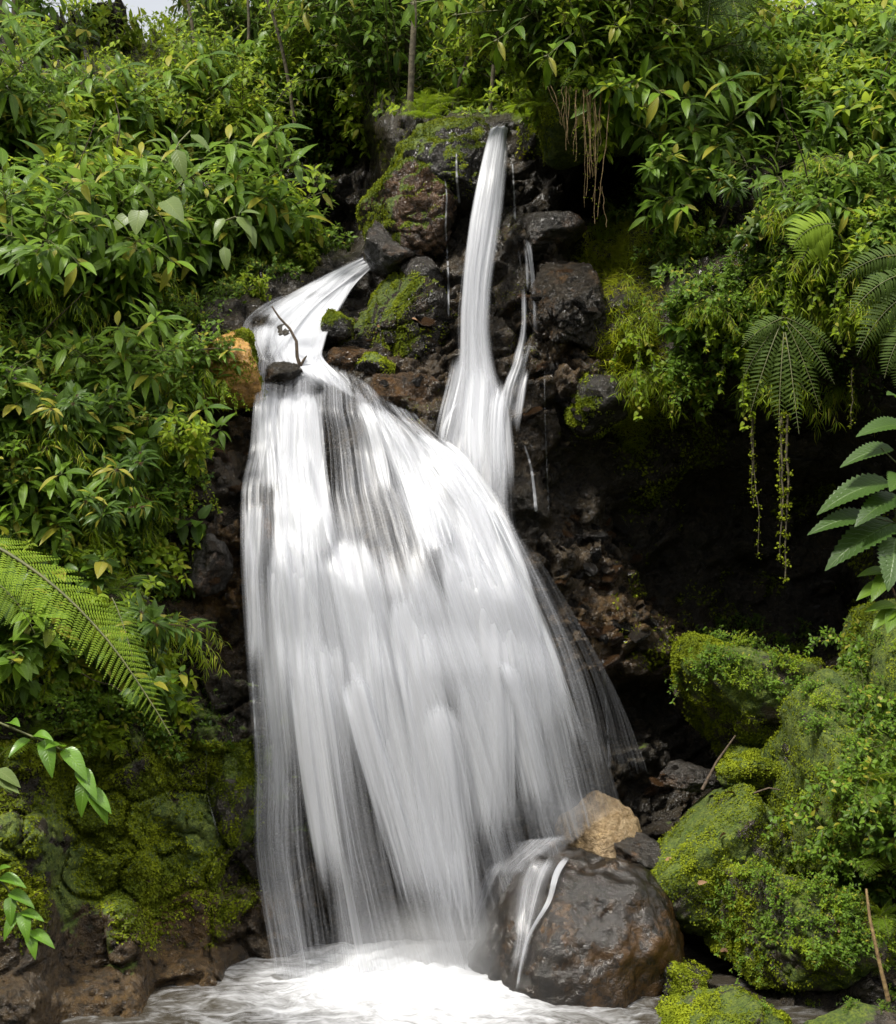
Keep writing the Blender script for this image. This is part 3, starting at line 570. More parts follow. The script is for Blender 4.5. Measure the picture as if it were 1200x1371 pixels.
NL2 = [[(x - 6 - (8 if y > 300 else 0) * min(1, (y - 160) / 300), y, Y) for x, y, Y in NL[0]], NL[1], NL[2], [(x + 5, y, Y) for x, y, Y in NL[3]]]
sheet_in(nf, 'water_threads', NL2, W_thread, dens=lambda *a: .56 + 0 * a[0], off=.1, ridge=.03, rf=9, seed=23, edge=(.25, .2), ends=(.08, .05), **k2)
NB = [[(630,520,.85),(600,550,.75),(586,580,.66),(588,612,.6)], [(640,510,.85),(612,548,.72),(600,580,.64),(604,620,.58)]]
sheet_in(nf, 'water_veil', NB, W_veil, dens=lambda *a: .62 + 0 * a[0], nu=14, nv=30, off=.06, seed=24, edge=(.45, .45), ends=(.4, .3))

FANL = [([(622,430,.98),(612,500,.9),(598,560,.78),(588,620,.62),(600,680,.45)], 40, 46, .52), ([(640,440,.98),(638,510,.88),(634,580,.72),(640,650,.55),(660,730,.38)], 50, 90, .66), ([(655,450,1.0),(668,520,.86),(676,590,.7),(680,670,.55),(684,780,.36)], 30, 46, .54), ([(690,480,.95),(672,515,.84),(664,560,.74),(664,640,.6),(672,740,.38)], 34, 46, .60)]
for k_, (cl_, w0_, w1_, d_) in enumerate(FANL):
    m_ = len(cl_)
    sheet_in(nf, 'water_jet', [[(x + q_ * (w0_ + (w1_ - w0_) * i / (m_ - 1)) * .6, y, Y) for i, (x, y, Y) in enumerate(cl_)] for q_ in (-1, -.5, 0, .5, 1)], W_soft, dens=lambda px, py, u, v, d_=d_: (d_ + .05) * np.exp(-(2 * (u - .5)) ** 2 * 1.1), nu=36, nv=90, off=.09 + .02 * k_, ridge=.03, seed=25 + k_, edge=(.35, .35), ends=(.3, .55))
# side rivulet right of the narrow fall
sr = thing('rivulet', 'broken rivulet tumbling down the rock just right of the narrow fall', 'rivulet', at(690, 600, .7))
RL = [[(672,312,1.2),(682,328,1.1),(688,380,1.08),(686,440,1.0),(676,485,.92),(660,530,.82),(655,600,.66),(664,690,.5)],
      [(690,306,1.2),(705,322,1.1),(712,380,1.08),(714,440,1.0),(704,484,.92),(690,530,.82),(688,600,.68),(700,700,.55)],
      [(698,302,1.2),(714,324,1.12),(722,380,1.1),(728,446,1.02),(722,484,.95),(712,530,.86),(708,600,.72),(722,700,.6)]]
sheet_in(sr, 'water_sheet', RL, W_veil, dens=lambda px, py, u, v: .43 + .5 * fbm(np.stack([(u * 4).ravel(), (v * 9).ravel(), 0 * u.ravel()], 1), 2, 97).reshape(u.shape) + .30 * G(px, py, 678, 520, 30, 40) + .08 * G(px, py, 702, 335, 20, 20) - .06 * u, nu=40, nv=130, off=.05, ridge=.04, seed=31, edge=(.3, .3), ends=(.1, .45))
sheet_in(sr, 'water_threads', RL, W_thread, dens=lambda px, py, u, v: .46 + .5 * fbm(np.stack([(u * 6).ravel(), (v * 7).ravel(), 0 * u.ravel() + 9], 1), 2, 98).reshape(u.shape), nu=40, nv=130, off=.1, ridge=.04, seed=32, edge=(.3, .3), ends=(.1, .5))

# trickles
def trickle(label, pts, w0, w1, d=.62, con=.03):
    t = thing('trickle', label, 'trickle', at(*pts[-1][:2], pts[-1][2]))
    n = len(pts)
    Ls = [[(x + s * (w0 + (w1 - w0) * i / (n - 1)), y, Y) for i, (x, y, Y) in enumerate(pts)] for s in (-1, 0, 1)]
    sheet_in(t, 'water_thread', Ls, W_veil, dens=lambda px, py, u, v: d + 0 * u, nu=6, nv=60, off=.0, ridge=.01, seed=int(pts[0][0]), edge=(.3, .3), ends=(.12, .1), conform=con)
trickle('longest thin trickle on the mossy boulder left of the narrow fall', [(593,222,1.8),(598,262,1.7),(597,300,1.6),(600,360,1.5),(601,440,1.3)], 2, 3)
trickle('short trickle on the mossy boulder nearest the narrow fall', [(611,198,1.8),(612,240,1.7),(616,278,1.6)], 2, 3.5)
trickle('fine trickle against the rock edge right of the narrow fall top', [(686,212,1.7),(688,250,1.6),(690,300,1.4)], 1.5, 3)
trickle('bright trickle dropping off the rusty ledge above the dark hollow', [(700,588,.9),(712,630,.8),(719,692,.75)], 2, 4, .75)
trickle('thin vertical trickle down the dark rock right of the side rivulet', [(729,470,1.1),(730,560,1.0),(733,640,.9),(735,700,.85)], 1.2, 3, .62)
trickle('narrow trickle falling below the rusty stones right of the main cascade', [(806,868,.7),(811,930,.7),(815,1000,.7),(817,1040,.65)], 3, 5, .62)
trickle('faint drip line at the far right of the main cascade', [(842,890,.8),(846,960,.8),(848,1040,.8)], 1.5, 3, .5)
trickle('silvery trickle down the mossy rock left of the main cascade', [(338,900,.1),(341,960,.1),(344,1030,.08)], 2, 3, .68)
trickle('drip line over the mossy ledge at the left of the main cascade', [(276,1000,-.1),(278,1060,-.1),(296,1130,0)], 1.5, 3, .5)

BIGB = [v for v in BOULD.values() if 'massive brown wet' in v[0]['label']][0][5]
# water running over the massive brown boulder
bw = thing('rivulet', 'thin sheet of water draping the left side of the massive brown boulder', 'rivulet', at(690, 1340, -.7))
BV = [
 ([[(650,1150,-.2),(636,1185,-.4),(624,1220,-.6),(620,1250,-.7),(632,1300,-.7)], [(672,1140,-.2),(650,1180,-.4),(638,1222,-.6),(630,1255,-.7),(640,1305,-.7)], [(700,1136,-.2),(676,1178,-.5),(656,1225,-.7),(642,1265,-.8),(652,1310,-.8)]], .48, .4),
 ([[(690,1134,-.2),(672,1175,-.5),(672,1225,-.8),(676,1275,-.9),(655,1350,-.9)], [(735,1132,-.2),(716,1175,-.5),(704,1225,-.8),(694,1275,-.9),(672,1350,-.9)], [(788,1130,-.2),(762,1168,-.5),(742,1212,-.8),(722,1262,-.9),(706,1350,-.9)]], .53, .4),
 ([[(762,1130,-.1),(738,1165,-.5),(728,1205,-.8),(700,1262,-.9),(682,1350,-.9)],[(772,1130,-.1),(746,1166,-.5),(734,1207,-.8),(705,1262,-.9),(688,1350,-.9)],[(784,1132,-.1),(756,1168,-.5),(741,1210,-.8),(711,1262,-.9),(694,1350,-.9)]], .50, .3),
 ([[(640,1135,-.1),(632,1162,-.4),(624,1200,-.5),(620,1235,-.6)],[(700,1120,-.1),(680,1140,-.4),(655,1165,-.6),(640,1200,-.8)],[(770,1112,-.1),(735,1135,-.4),(700,1158,-.6),(672,1196,-.8)],[(835,1124,-.1),(800,1142,-.4),(765,1162,-.6),(735,1200,-.8)]], .50, .45)]
for i, (B, dd_, fe) in enumerate(BV):
    sheet_in(bw, 'water_sheet', B, W_soft if i == 2 else W_film, dens=lambda px, py, u, v, dd_=dd_: (dd_ + .12 * (1 - v)) * np.exp(-(2 * (u - .5)) ** 2 * .9), nu=36, nv=60, off=.0, ridge=.01, seed=41 + i, edge=(fe, fe), ends=(.15, .35 if i != 2 else .15), conform=.045, cbvh=BIGB)

# ------------------------------------------------------------ pool
POOLZ = .40
xs = np.linspace(-3.2, 3.2, 330); ys = np.linspace(-6, .8, 300)
PX, PY = np.meshgrid(xs, ys, indexing='ij')
q = np.stack([PX.ravel(), PY.ravel(), 0 * PX.ravel()], 1)
def foamf(q):
    x, y = q[:, 0], q[:, 1]
    f = 1.15 * np.exp(-((x + .1) / .95) ** 2 - ((y + .15) / .75) ** 2) + .46 * np.exp(-((x + .25) / 1.4) ** 2 - ((y + .9) / 1.0) ** 2)
    return f
fo = foamf(q)
qw = q + np.stack([fbm(q * 2.2, 3, 51), fbm(q * 2.2, 3, 52), 0 * fo], 1) * .25
hgt = fbm(qw * (2.6, 4.5, 1), 4, 53) * .05 * (.5 + fo) + .05 * fo + np.abs(fbm(qw * (5, 9, 1), 4, 55)) * .045 * fo
PV = np.column_stack([q[:, 0], q[:, 1], POOLZ + hgt])
N = NT('pool_water')
pos = N.n('ShaderNodeNewGeometry').outputs['Position']
foam = N.attr('foam')
mp = N.n('ShaderNodeMapping', Vector=pos, Scale=(1.5, 3.2, 1)); mp.inputs['Rotation'].default_value = (0, 0, .3)
n1 = N.noise(mp.outputs[0], 2.6, 6, .6, 1.2); n2 = N.noise(mp.outputs[0], 9, 4, .6, .8)
nn_ = N.math('ADD', N.math('MULTIPLY', n1, .75), N.math('MULTIPLY', n2, .25))
fa = N.ramp(N.math('ADD', N.math('MULTIPLY', foam, .8), N.math('MULTIPLY', nn_, 1.5)), .75, 1.75, 0, .95)
wt = N.n('ShaderNodeBsdfPrincipled', Base__Color=(.035, .030, .022, 1), Roughness=.08, Normal=N.n('ShaderNodeBump', Strength=.4, Distance=.05, Height=nn_).outputs[0])
fd = N.n('ShaderNodeBsdfPrincipled', Base__Color=(.54, .55, .57, 1), Roughness=.7, Normal=N.n('ShaderNodeBump', Strength=.25, Distance=.05, Height=nn_).outputs[0])
mx = N.n('ShaderNodeMixShader', i0=fa, i1=wt.outputs[0], i2=fd.outputs[0]); N.link(mx.outputs[0], N.out.inputs[0])
tag(link('pool_water', mesh_np('pool_water', PV, grid_faces(330, 300), N.m, {'foam': fo})), kind='structure')

# mist hanging where the cascade strikes the pool
N = NT('mist'); cg = N.n('ShaderNodeTexCoord').outputs['Generated']
vm = N.n('ShaderNodeVectorMath', i0=cg, i1=(.5, .5, .5), _operation='DISTANCE')
dn = N.math('MULTIPLY', N.ramp(vm.outputs['Value'], .0, .5, 1, 0), N.ramp(N.noise(cg, 4, 3), .3, .7, .4, 1))
N.link(N.n('ShaderNodeVolumePrincipled', Color=(.95, .96, .98, 1), Density=N.math('MULTIPLY', dn, 5.5)).outputs[0], N.out.inputs[1])
V, F = ICO[4]
mi = link('mist', mesh_np('mist', V * (1.0, .50, .50), F, N.m), None, (.16, -.2, .52)); tag(mi, 'pale mist rising where the main cascade hits the pool', 'mist', None, 'stuff')
V2 = V * (.46, .22, .15)
mi = link('mist', mesh_np('mist', V2, F, N.m), None, (.62, .08, 1.43)); tag(mi, 'spray cloud over the top of the massive brown boulder', 'mist', None, 'stuff')

# dead branch standing in the stream
def tube(pts, rad, n=6):
    p = np.array(pts, float); rad = np.array(rad, float); T = norm(np.gradient(p, axis=0))
    ref = np.array([0, 0, 1.]) if abs(T[0, 2]) < .8 else np.array([1., 0, 0])
    A = norm(np.cross(T, ref)); B = np.cross(T, A); th = np.linspace(0, 2 * np.pi, n, endpoint=False)
    V = p[:, None] + rad[:, None, None] * (A[:, None] * np.cos(th)[None, :, None] + B[:, None] * np.sin(th)[None, :, None])
    k = len(p); i = np.arange(k - 1)[:, None] * n; j = np.arange(n)[None]; j2 = (j + 1) % n
    F = np.stack([i + j, i + j2, i + n + j2, i + n + j], -1).reshape(-1, 4)
    return V.reshape(-1, 3), F
def tubes(name, lst, mat, parent=None, n=6):
    Vs, Fs, o = [], [], 0
    for pts, rad in lst:
        V, F = tube(pts, rad, n); Vs.append(V); Fs.append(F + o); o += len(V)
    return link(name, mesh_np(name, np.vstack(Vs), np.vstack(Fs), mat), parent)
bark = simple('bark', (.035, .024, .014), (.09, .06, .035), 40, .8, .7)
pb = lambda l: [tuple(at(*p)) for p in l]
br = tubes('dead_branch', [(pb([(364,410,.85),(374,425,.85),(388,440,.84),(397,457,.83),(398,478,.83),(402,490,.84),(396,500,.86),(390,512,.9)]), [.006,.009,.011,.013,.014,.017,.02,.022]), (pb([(402,490,.84),(408,480,.84),(411,476,.84)]), [.013,.009,.004])], bark)
tag(br, 'crooked dead branch standing up out of the small wet rock in the stream', 'branch')
# ------------------------------------------------------------ plants
UPV = np.array([0, 0, 1.]); ORD0 = ['first', 'second', 'third', 'fourth', 'fifth', 'sixth', 'seventh', 'eighth', 'ninth', 'tenth']
def leaf_tpl(rows, prof, width, fold=.25, droop=.25, serr=0.0, lift=0.0):
    t = np.linspace(0, 1, rows); w_ = np.array([prof(x) for x in t]) * width * .5
    if serr: w_ = w_ * (1 + serr * (np.arange(rows) % 2 * 2 - 1))
    w_ = np.maximum(w_, .004)
    z = lift * t - droop * t ** 2; x = t - droop ** 2 * .4 * t ** 2
    V = np.stack([np.stack([x + (serr * .02), -w_ * math.cos(fold), z + w_ * math.sin(fold)], 1), np.stack([x, 0 * x, z], 1), np.stack([x + (serr * .02), w_ * math.cos(fold), z + w_ * math.sin(fold)], 1)], 1)
    A = np.stack([np.stack([t, t * 0 - 1], 1), np.stack([t, t * 0], 1), np.stack([t, t * 0 + 1], 1)], 1)
    return V.reshape(-1, 3), grid_faces(rows, 3)[:, ::-1], A.reshape(-1, 2)
lance = lambda t: math.sin(math.pi * min(1, t) ** .85) ** .9
ovate = lambda t: (math.sin(math.pi * t ** .62)) ** .8 if t < .999 else 0
heart = lambda t: (max(0, math.sin(math.pi * (t * .93 + .07) ** .5))) ** .75 if t < .999 else 0
strap = lambda t: min(1, t * 6) * (1 - t ** 3) ** .6
TL = {'rib': leaf_tpl(9, ovate, .46, .32, .45), 'lance': leaf_tpl(7, lance, .30, .3, .35), 'ovate': leaf_tpl(6, ovate, .48, .22, .28), 'heart': leaf_tpl(6, heart, .78, .15, .2),
      'small': leaf_tpl(4, ovate, .55, .2, .15), 'tiny': leaf_tpl(3, lance, .7, .2, .1), 'long': leaf_tpl(8, lance, .24, .3, .5), 'serr': leaf_tpl(29, ovate, .50, .2, .35, .10),
      'blade': leaf_tpl(4, strap, .055, .2, .7), 'fronds_simple': leaf_tpl(6, strap, .15, .15, .45)}
def pinna_tpl(m, wd, taper=1.0):
    Vs, Fs, As = [], [], []
    k = 4 * 0
    for i in range(m):
        t = (i + .5) / m; L = wd * (math.sin(math.pi * (t * .8 + .17)) ** .7) * (1 - .35 * t); b = .34 / m
        for s in (-1, 1):
            z = -.10 * t * t
            Vs += [(t - b, 0, z), (t + b, 0, z), (t + b * .8 + L * .25, s * L, z - .015), (t - b * .3 + L * .2, s * L * .92, z - .015)] ; Fs.append((k, k + 1, k + 2, k + 3) if s < 0 else (k + 3, k + 2, k + 1, k)); As += [(t, 0), (t, 0), (t, .8 * s), (t, .8 * s)]; k += 4
    return np.array(Vs), np.array(Fs), np.array(As)
TL['pinna'] = pinna_tpl(14, .085); TL['pinna_far'] = pinna_tpl(7, .15); TL['pinna_simple'] = leaf_tpl(4, strap, .20, .1, .15)
class MB:
    def __init__(s): s.V, s.F, s.A, s.n = [], [], [], 0
    def place(s, tpl, pos, d, upn, size, tint, wscale=1.0):
        V, F, A = TL[tpl] if isinstance(tpl, str) else tpl
        pos, d, upn = np.atleast_2d(pos), norm(np.atleast_2d(d)), np.atleast_2d(upn); k = len(pos)
        y = norm(np.cross(upn, d)); z = np.cross(d, y)
        size = np.broadcast_to(size, (k,)); tint = np.broadcast_to(tint, (k,)); ws = np.broadcast_to(wscale, (k,))
        P = pos[:, None] + size[:, None, None] * (V[None, :, :1] * d[:, None] + (V[None, :, 1:2] * ws[:, None, None]) * y[:, None] + V[None, :, 2:] * z[:, None])
        F_ = (F[None] + (np.arange(k) * len(V))[:, None, None]).reshape(-1, 4) + s.n
        A_ = np.concatenate([np.broadcast_to(A[None], (k, len(V), 2)), np.broadcast_to(tint[:, None, None], (k, len(V), 1))], 2)
        s.V.append(P.reshape(-1, 3)); s.F.append(F_); s.A.append(A_.reshape(-1, 3)); s.n += k * len(V)
    def tube(s, pts, rad, n=5, tint=.3):
        V, F = tube(pts, rad, n); s.V.append(V); s.F.append(F + s.n); s.A.append(np.full((len(V), 3), [0, .5, tint])); s.n += len(V)
    def mesh(s, name, mat): return mesh_np(name, np.vstack(s.V), np.vstack(s.F), mat, {'leaf': np.vstack(s.A)})
Ldk = leaf_material('leaf_dark', (.016, .040, .006), (.080, .145, .012), rough=.34, trans=.3)
Lmd = leaf_material('leaf_mid', (.026, .066, .007), (.140, .235, .016), back=(.10, .15, .06), rough=.38, trans=.38, yellow=.04)
Lyg = leaf_material('leaf_yellow_green', (.055, .115, .006), (.275, .365, .018), back=(.16, .22, .06), rough=.42, trans=.5, yellow=.05)
Lpale = leaf_material('leaf_pale', (.05, .085, .025), (.15, .20, .06), back=(.20, .26, .14), rough=.36, trans=.3, yellow=.03)
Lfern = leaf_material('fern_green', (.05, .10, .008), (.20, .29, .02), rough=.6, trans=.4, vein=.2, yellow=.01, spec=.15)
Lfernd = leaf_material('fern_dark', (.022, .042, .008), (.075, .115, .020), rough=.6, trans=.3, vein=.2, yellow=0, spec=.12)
Lmoss = leaf_material('moss_green', (.045, .068, .004), (.22, .26, .010), rough=.75, trans=.25, vein=0, spec=.15, yellow=.03)
Lmossy = leaf_material('moss_bright', (.14, .18, .008), (.42, .47, .02), rough=.7, trans=.4, vein=0, spec=.2, yellow=.1)
Mstem = simple('stem_green', (.05, .06, .015), (.10, .10, .03), 30, .6, .2)
Mred = simple('stem_red', (.10, .025, .012), (.06, .05, .02), 30, .5, .2)
Mwood = simple('trunk_bark', (.03, .024, .014), (.09, .075, .04), 14, .9, .9)
Mroot = simple('root', (.10, .06, .025), (.22, .15, .06), 30, .8, .5)

def stempath(r, start, d, L, grav, n=9, wob=.08):
    p = [np.array(start, float)]; d = np.array(d, float); d /= np.linalg.norm(d)
    for i in range(n - 1):
        d = d + np.array([0, 0, -grav / n]) + r.normal(size=3) * wob / math.sqrt(n); d /= np.linalg.norm(d); p.append(p[-1] + d * L / (n - 1))
    return np.array(p)
def shrub_data(seed, nstem, L, leaf, tpl, lean, spread=.8, grav=.5, phyl='alt', nodes=9, droop=.25, upmix=(0, -.45, 1), tip=3, inner=.15, side=0, wsc=1.0, srad=.004):
    r = np.random.default_rng(seed); fo, st = MB(), MB()
    def leaves_on(path, LL, nn):
        T = norm(np.gradient(path, axis=0)); m = len(path)
        base_t = r.uniform(.25, .85)
        for j in range(nn):
            f = inner + (1 - inner) * (j + .5) / nn; q = f * (m - 1); i = int(q); i = min(i, m - 2); p = path[i] + (path[i + 1] - path[i]) * (q - i); t = T[i]
            a0 = r.uniform(0, 6.28) if phyl == 'alt' else j * 1.57
            k = {'alt': 1, 'opp': 2, 'whorl': 5}[phyl]
            if j == nn - 1: k += tip
            A = norm(np.cross(t, [.3, .2, 1.])); B = np.cross(t, A)
            for q_ in range(k):
                a = a0 + q_ * 6.283 / max(1, k) + r.normal() * .25
                d = math.cos(a) * A + math.sin(a) * B + t * r.uniform(.2, .8) + np.array([0, -.12, -droop * r.uniform(.4, 1.4)])
                s = leaf * r.uniform(.65, 1.15) * (1 - .25 * (q_ >= 5) - .3 * max(0, f - .85) * 2)
                un = np.array(upmix) + r.normal(size=3) * .28 + t * .2
                fo.place(tpl, p + norm(d) * leaf * .12, d, un, s, np.clip(base_t + r.normal() * .22, 0, 1) if r.random() > .02 else .99, wsc)
                st.tube([p, p + norm(d) * leaf * .14], [srad * .35, srad * .3], 3)
    for s_ in range(nstem):
        d = norm(np.array(lean) + r.normal(size=3) * spread * np.array([1, .6, .6])); l = L * r.uniform(.55, 1.15)
        p = stempath(r, r.normal(size=3) * .02, d, l, grav); st.tube(p, np.linspace(srad, srad * .4, len(p)), 4); leaves_on(p, l, nodes)
        for _ in range(side):
            i = r.integers(2, 7); d2 = norm(norm(p[i + 1] - p[i]) + r.normal(size=3) * .7 + [0, -.2, .1]); p2 = stempath(r, p[i], d2, l * .5, grav, 6)
            st.tube(p2, np.linspace(srad * .6, srad * .3, 6), 3); leaves_on(p2, l * .5, max(3, nodes // 2))
    return fo, st
def frond(fo, st, r, base, d, L, npair, plen, grav, tpl='pinna', tint=.5, bare=.12, ang=.35, un=None):
    p = stempath(r, base, d, L, grav, 14, .04); T = norm(np.gradient(p, axis=0)); st.tube(p, np.linspace(.006, .0015, 14) * L * 1.3, 4)
    f = bare + (1 - bare) * (np.arange(npair) + .5) / npair; q = f * 13; i = np.minimum(q.astype(int), 12)
    pos = p[i] + (p[i + 1] - p[i]) * (q - i)[:, None]; t = T[i]
    upn = UPV if un is None else np.array(un)
    sd = norm(np.cross(t, np.broadcast_to(upn, t.shape))); g = (f - bare) / (1 - bare)
    ln = plen * np.sin(np.pi * (g * .86 + .14) ** .75) ** .8 * r.uniform(.9, 1.08, npair)
    nrm = np.cross(sd, t)
    for s in (-1, 1):
        dd_ = s * sd + t * ang + np.array([0, 0, -.12]) + r.normal(size=(npair, 3)) * .04
        fo.place(tpl, pos, dd_, nrm * 1.0 + r.normal(size=(npair, 3)) * .06, ln, np.clip(tint + r.normal(size=npair) * .12, 0, .9))
def fern_data(seed, nf, L, npair, plen, lean, spread, grav, tpl='pinna', tint=.5):
    r = np.random.default_rng(seed); fo, st = MB(), MB()
    for k in range(nf):
        a = 6.283 * k / nf + r.normal() * .2; d = np.array(lean) + spread * np.array([math.cos(a), -.2 + .5 * math.sin(a), .55 * math.sin(a)]) + r.normal(size=3) * .1
        frond(fo, st, r, r.normal(size=3) * .01, d, L * r.uniform(.7, 1.1), npair, plen * r.uniform(.85, 1.1), grav, tpl, tint + r.normal() * .1)
    return fo, st
KIND = {}
def make_kind(key, name, cat, data, fmat, smat, fpart='foliage', spart='stem'):
    fo, st = data; KIND[key] = (name, cat, fo.mesh(fpart, fmat), st.mesh(spart, smat), fpart, spart)
def plant(key, loc, rz, s, label, group=None, tilt=0.0):
    name, cat, fm, sm, fp, sp = KIND[key]
    t = thing(name, label, cat, loc, group); t.rotation_euler = (tilt, 0, rz); t.scale = (s, s, s)
    link(fp, fm, t); link(sp, sm, t); return t
OUT = (0, -.8, .55); UPR = (0, -.25, 1)
for v in range(3):
    make_kind('lance%d' % v, 'lance_leaved_shrub', 'shrub', shrub_data(10 + v, 9, .42, .15, 'lance', OUT, .75, .55, 'alt', 9, .35, side=1), Lmd, Mstem)
    make_kind('bright%d' % v, 'bright_leaved_shrub', 'shrub', shrub_data(20 + v, 10, .36, .09, 'ovate', OUT, .8, .5, 'alt', 10, .3, side=2), Lyg, Mstem)
    make_kind('small%d' % v, 'small_leaved_shrub', 'shrub', shrub_data(30 + v, 12, .34, .055, 'small', OUT, .85, .6, 'alt', 13, .2, side=3, srad=.003), Lmd, Mstem)
    make_kind('broad%d' % v, 'broad_leaved_plant', 'plant', shrub_data(40 + v, 7, .38, .19, 'ovate', OUT, .7, .5, 'opp', 4, .4, side=0, wsc=1.1, srad=.005), Ldk if v else Lmd, Mstem)
    make_kind('whorl%d' % v, 'whorled_plant', 'plant', shrub_data(50 + v, 6, .40, .17, 'long', OUT, .6, .8, 'whorl', 3, .45, tip=4, inner=.45, wsc=1.05, srad=.006), Ldk, Mred)
    make_kind('up%d' % v, 'upright_shrub', 'shrub', shrub_data(60 + v, 9, .8, .12, 'lance', UPR, .38, .25, 'alt', 13, .25, side=3, srad=.006), Lmd if v else Lyg, Mstem)
    make_kind('bush%d' % v, 'leafy_bush', 'bush', shrub_data(70 + v, 12, .75, .075, 'ovate', UPR, .5, .35, 'alt', 14, .25, side=5, srad=.006), Lyg if v < 2 else Lmd, Mstem)
    make_kind('vine%d' % v, 'trailing_vine', 'vine', shrub_data(80 + v, 6, .75, .055, 'heart', (0, -.6, -.1), .5, 2.2, 'alt', 16, .3, side=1, srad=.003), Lyg, Mstem)
    make_kind('fern%d' % v, 'fern', 'fern', fern_data(90 + v, 8, .5, 20, .13, (0, -.35, .8), .7, 1.5), Lfern, Mstem, 'fronds', 'stalk')
    make_kind('creep%d' % v, 'creeping_herb', 'herb', shrub_data(100 + v, 26, .13, .026, 'small', (0, -.3, 1), .9, .8, 'alt', 7, .1, srad=.0015), Lyg if v == 0 else Lmd, Mstem)
for v in range(2): make_kind('spray%d' % v, 'grassy_spray', 'plant', shrub_data(130 + v, 14, .5, .10, 'blade', (0, -.7, .5), .8, 1.6, 'opp', 12, .6, side=1, wsc=1.6, srad=.002), Lyg, Mstem)
make_kind('pale0', 'pale_leaved_plant', 'plant', shrub_data(110, 4, .45, .15, 'heart', OUT, .6, .6, 'opp', 3, .5, srad=.005), Lpale, Mstem)
make_kind('treefern', 'tree_fern', 'fern', fern_data(120, 7, .8, 24, .24, (0, -.4, .35), .9, 1.9, tint=.35), Lfernd, Mstem, 'fronds', 'stalk')
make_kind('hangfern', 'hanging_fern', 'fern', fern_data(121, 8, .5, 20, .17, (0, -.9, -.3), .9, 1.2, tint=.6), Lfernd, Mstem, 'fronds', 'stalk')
make_kind('farfern', 'fern', 'fern', fern_data(122, 9, .75, 18, .17, (0, -.2, .8), .75, 1.6, 'pinna_far', .7), Lfern, Mstem, 'fronds', 'stalk')

ZCNT = {}
def zone(label, group, keys, n, box, sc, seed, test=None, sink=.02, tilt=(0, 0), zr=.6, lift=0, gaps=.42):
    r = random.Random(seed); pts = []; k = 0; tries = 0
    x0, y0, x1, y1 = box; area = (x1 - x0) * (y1 - y0); md = math.sqrt(area / n) * .62
    while k < n and tries < n * 40:
        tries += 1; a, b = r.uniform(x0, x1), r.uniform(y0, y1)
        if test and not test(a, b): continue
        if abs(a - 222) < 56 and b < 165: continue
        if gaps and vn(np.array([[a / 75., b / 60., 3.3]]), 12)[0] < -gaps: continue
        if tries < n * 25 and any((a - c) ** 2 + (b - d) ** 2 < md * md for c, d in pts): continue
        h = ray(a, b)
        if h is None: continue
        pts.append((a, b)); k += 1
        plant(r.choice(keys), h[0] + Vector((0, sink, lift)), r.uniform(-zr, zr), r.uniform(*sc), label, group, r.uniform(*tilt))
L3 = lambda k: [k + '0', k + '1', k + '2']
lb = lambda off: (lambda x, y: x < off + {True: 0}.get(True) + np.interp(y, [0, 140, 200, 300, 400, 450, 560, 700, 850, 960, 1010], [520, 470, 400, 400, 340, 300, 290, 250, 230, 245, 200]))
# left bank, from the top down
zone('bright leafy bush catching the light at the top left of the ravine', 'bushes at the top left', L3('bush'), 22, (180, 15, 470, 210), (.55, 1.1), 1, lb(-10))
zone('lance-leaved shrub high on the left bank', 'lance-leaved shrubs high on the left bank', L3('lance'), 36, (-40, 0, 420, 330), (.7, 1.8), 2, lb(-30))
zone('yellow-green shrub high on the left bank', 'yellow-green shrubs high on the left bank', L3('bright'), 24, (-40, 0, 430, 330), (.6, 1.4), 3, lb(-20))
zone('small-leaved shrub at the edge of the dark gap left of the mossy boulder', 'small-leaved shrubs by the dark gap', L3('small') + ['bright0'], 18, (330, 120, 480, 330), (.8, 1.3), 4, lambda x, y: x < np.interp(y, [120, 200, 260, 330], [500, 470, 420, 420]))
zone('broad-leaved plant with drooping leaves on the upper left bank', 'broad-leaved plants on the upper left bank', L3('broad'), 18, (-40, 60, 340, 420), (.8, 1.2), 5, lb(-60))
zone('lance-leaved shrub halfway up the left bank', 'lance-leaved shrubs halfway up the left bank', L3('lance'), 28, (-40, 330, 340, 720), (.6, 1.35), 6, lb(-25))
zone('small-leaved shrub halfway up the left bank', 'small-leaved shrubs halfway up the left bank', L3('small'), 36, (-40, 330, 340, 760), (.7, 1.1), 7, lb(-5))
zone('dark whorled plant with long leaves on the left bank', 'whorled plants on the left bank', L3('whorl'), 16, (-30, 480, 290, 900), (.7, 1.0), 8, lb(-30))
zone('dark broad-leaved plant low on the left bank', 'broad-leaved plants low on the left bank', L3('broad'), 16, (-30, 560, 260, 940), (.5, 1.0), 9, lb(-30))
zone('small shrub low on the left bank above the moss wall', 'small shrubs above the moss wall', L3('small') + L3('bright'), 40, (-30, 700, 290, 990), (.5, .9), 10, lb(-8))
zone('dark fern low on the left bank', 'ferns low on the left bank', L3('fern'), 12, (-30, 700, 260, 1000), (.5, .8), 11, lb(-20))
zone('trailing vine with heart leaves at the edge of the left bank', 'trailing vines on the left bank', L3('vine'), 9, (200, 420, 320, 760), (.35, .55), 12, lb(5))
zone('small-leaved shrub on the slope just left of the upper stream', 'small shrubs left of the upper stream', L3('small') + ['bright1'], 16, (300, 310, 450, 400), (.5, .8), 14, lambda x, y: y < np.interp(x, [300, 345, 380, 430, 450], [410, 392, 372, 352, 345]), gaps=0)
zone('trailing vine draped down the right bank beside the hollow', 'trailing vines on the right bank', L3('vine'), 16, (835, 230, 1180, 500), (.45, .8), 15, gaps=0)
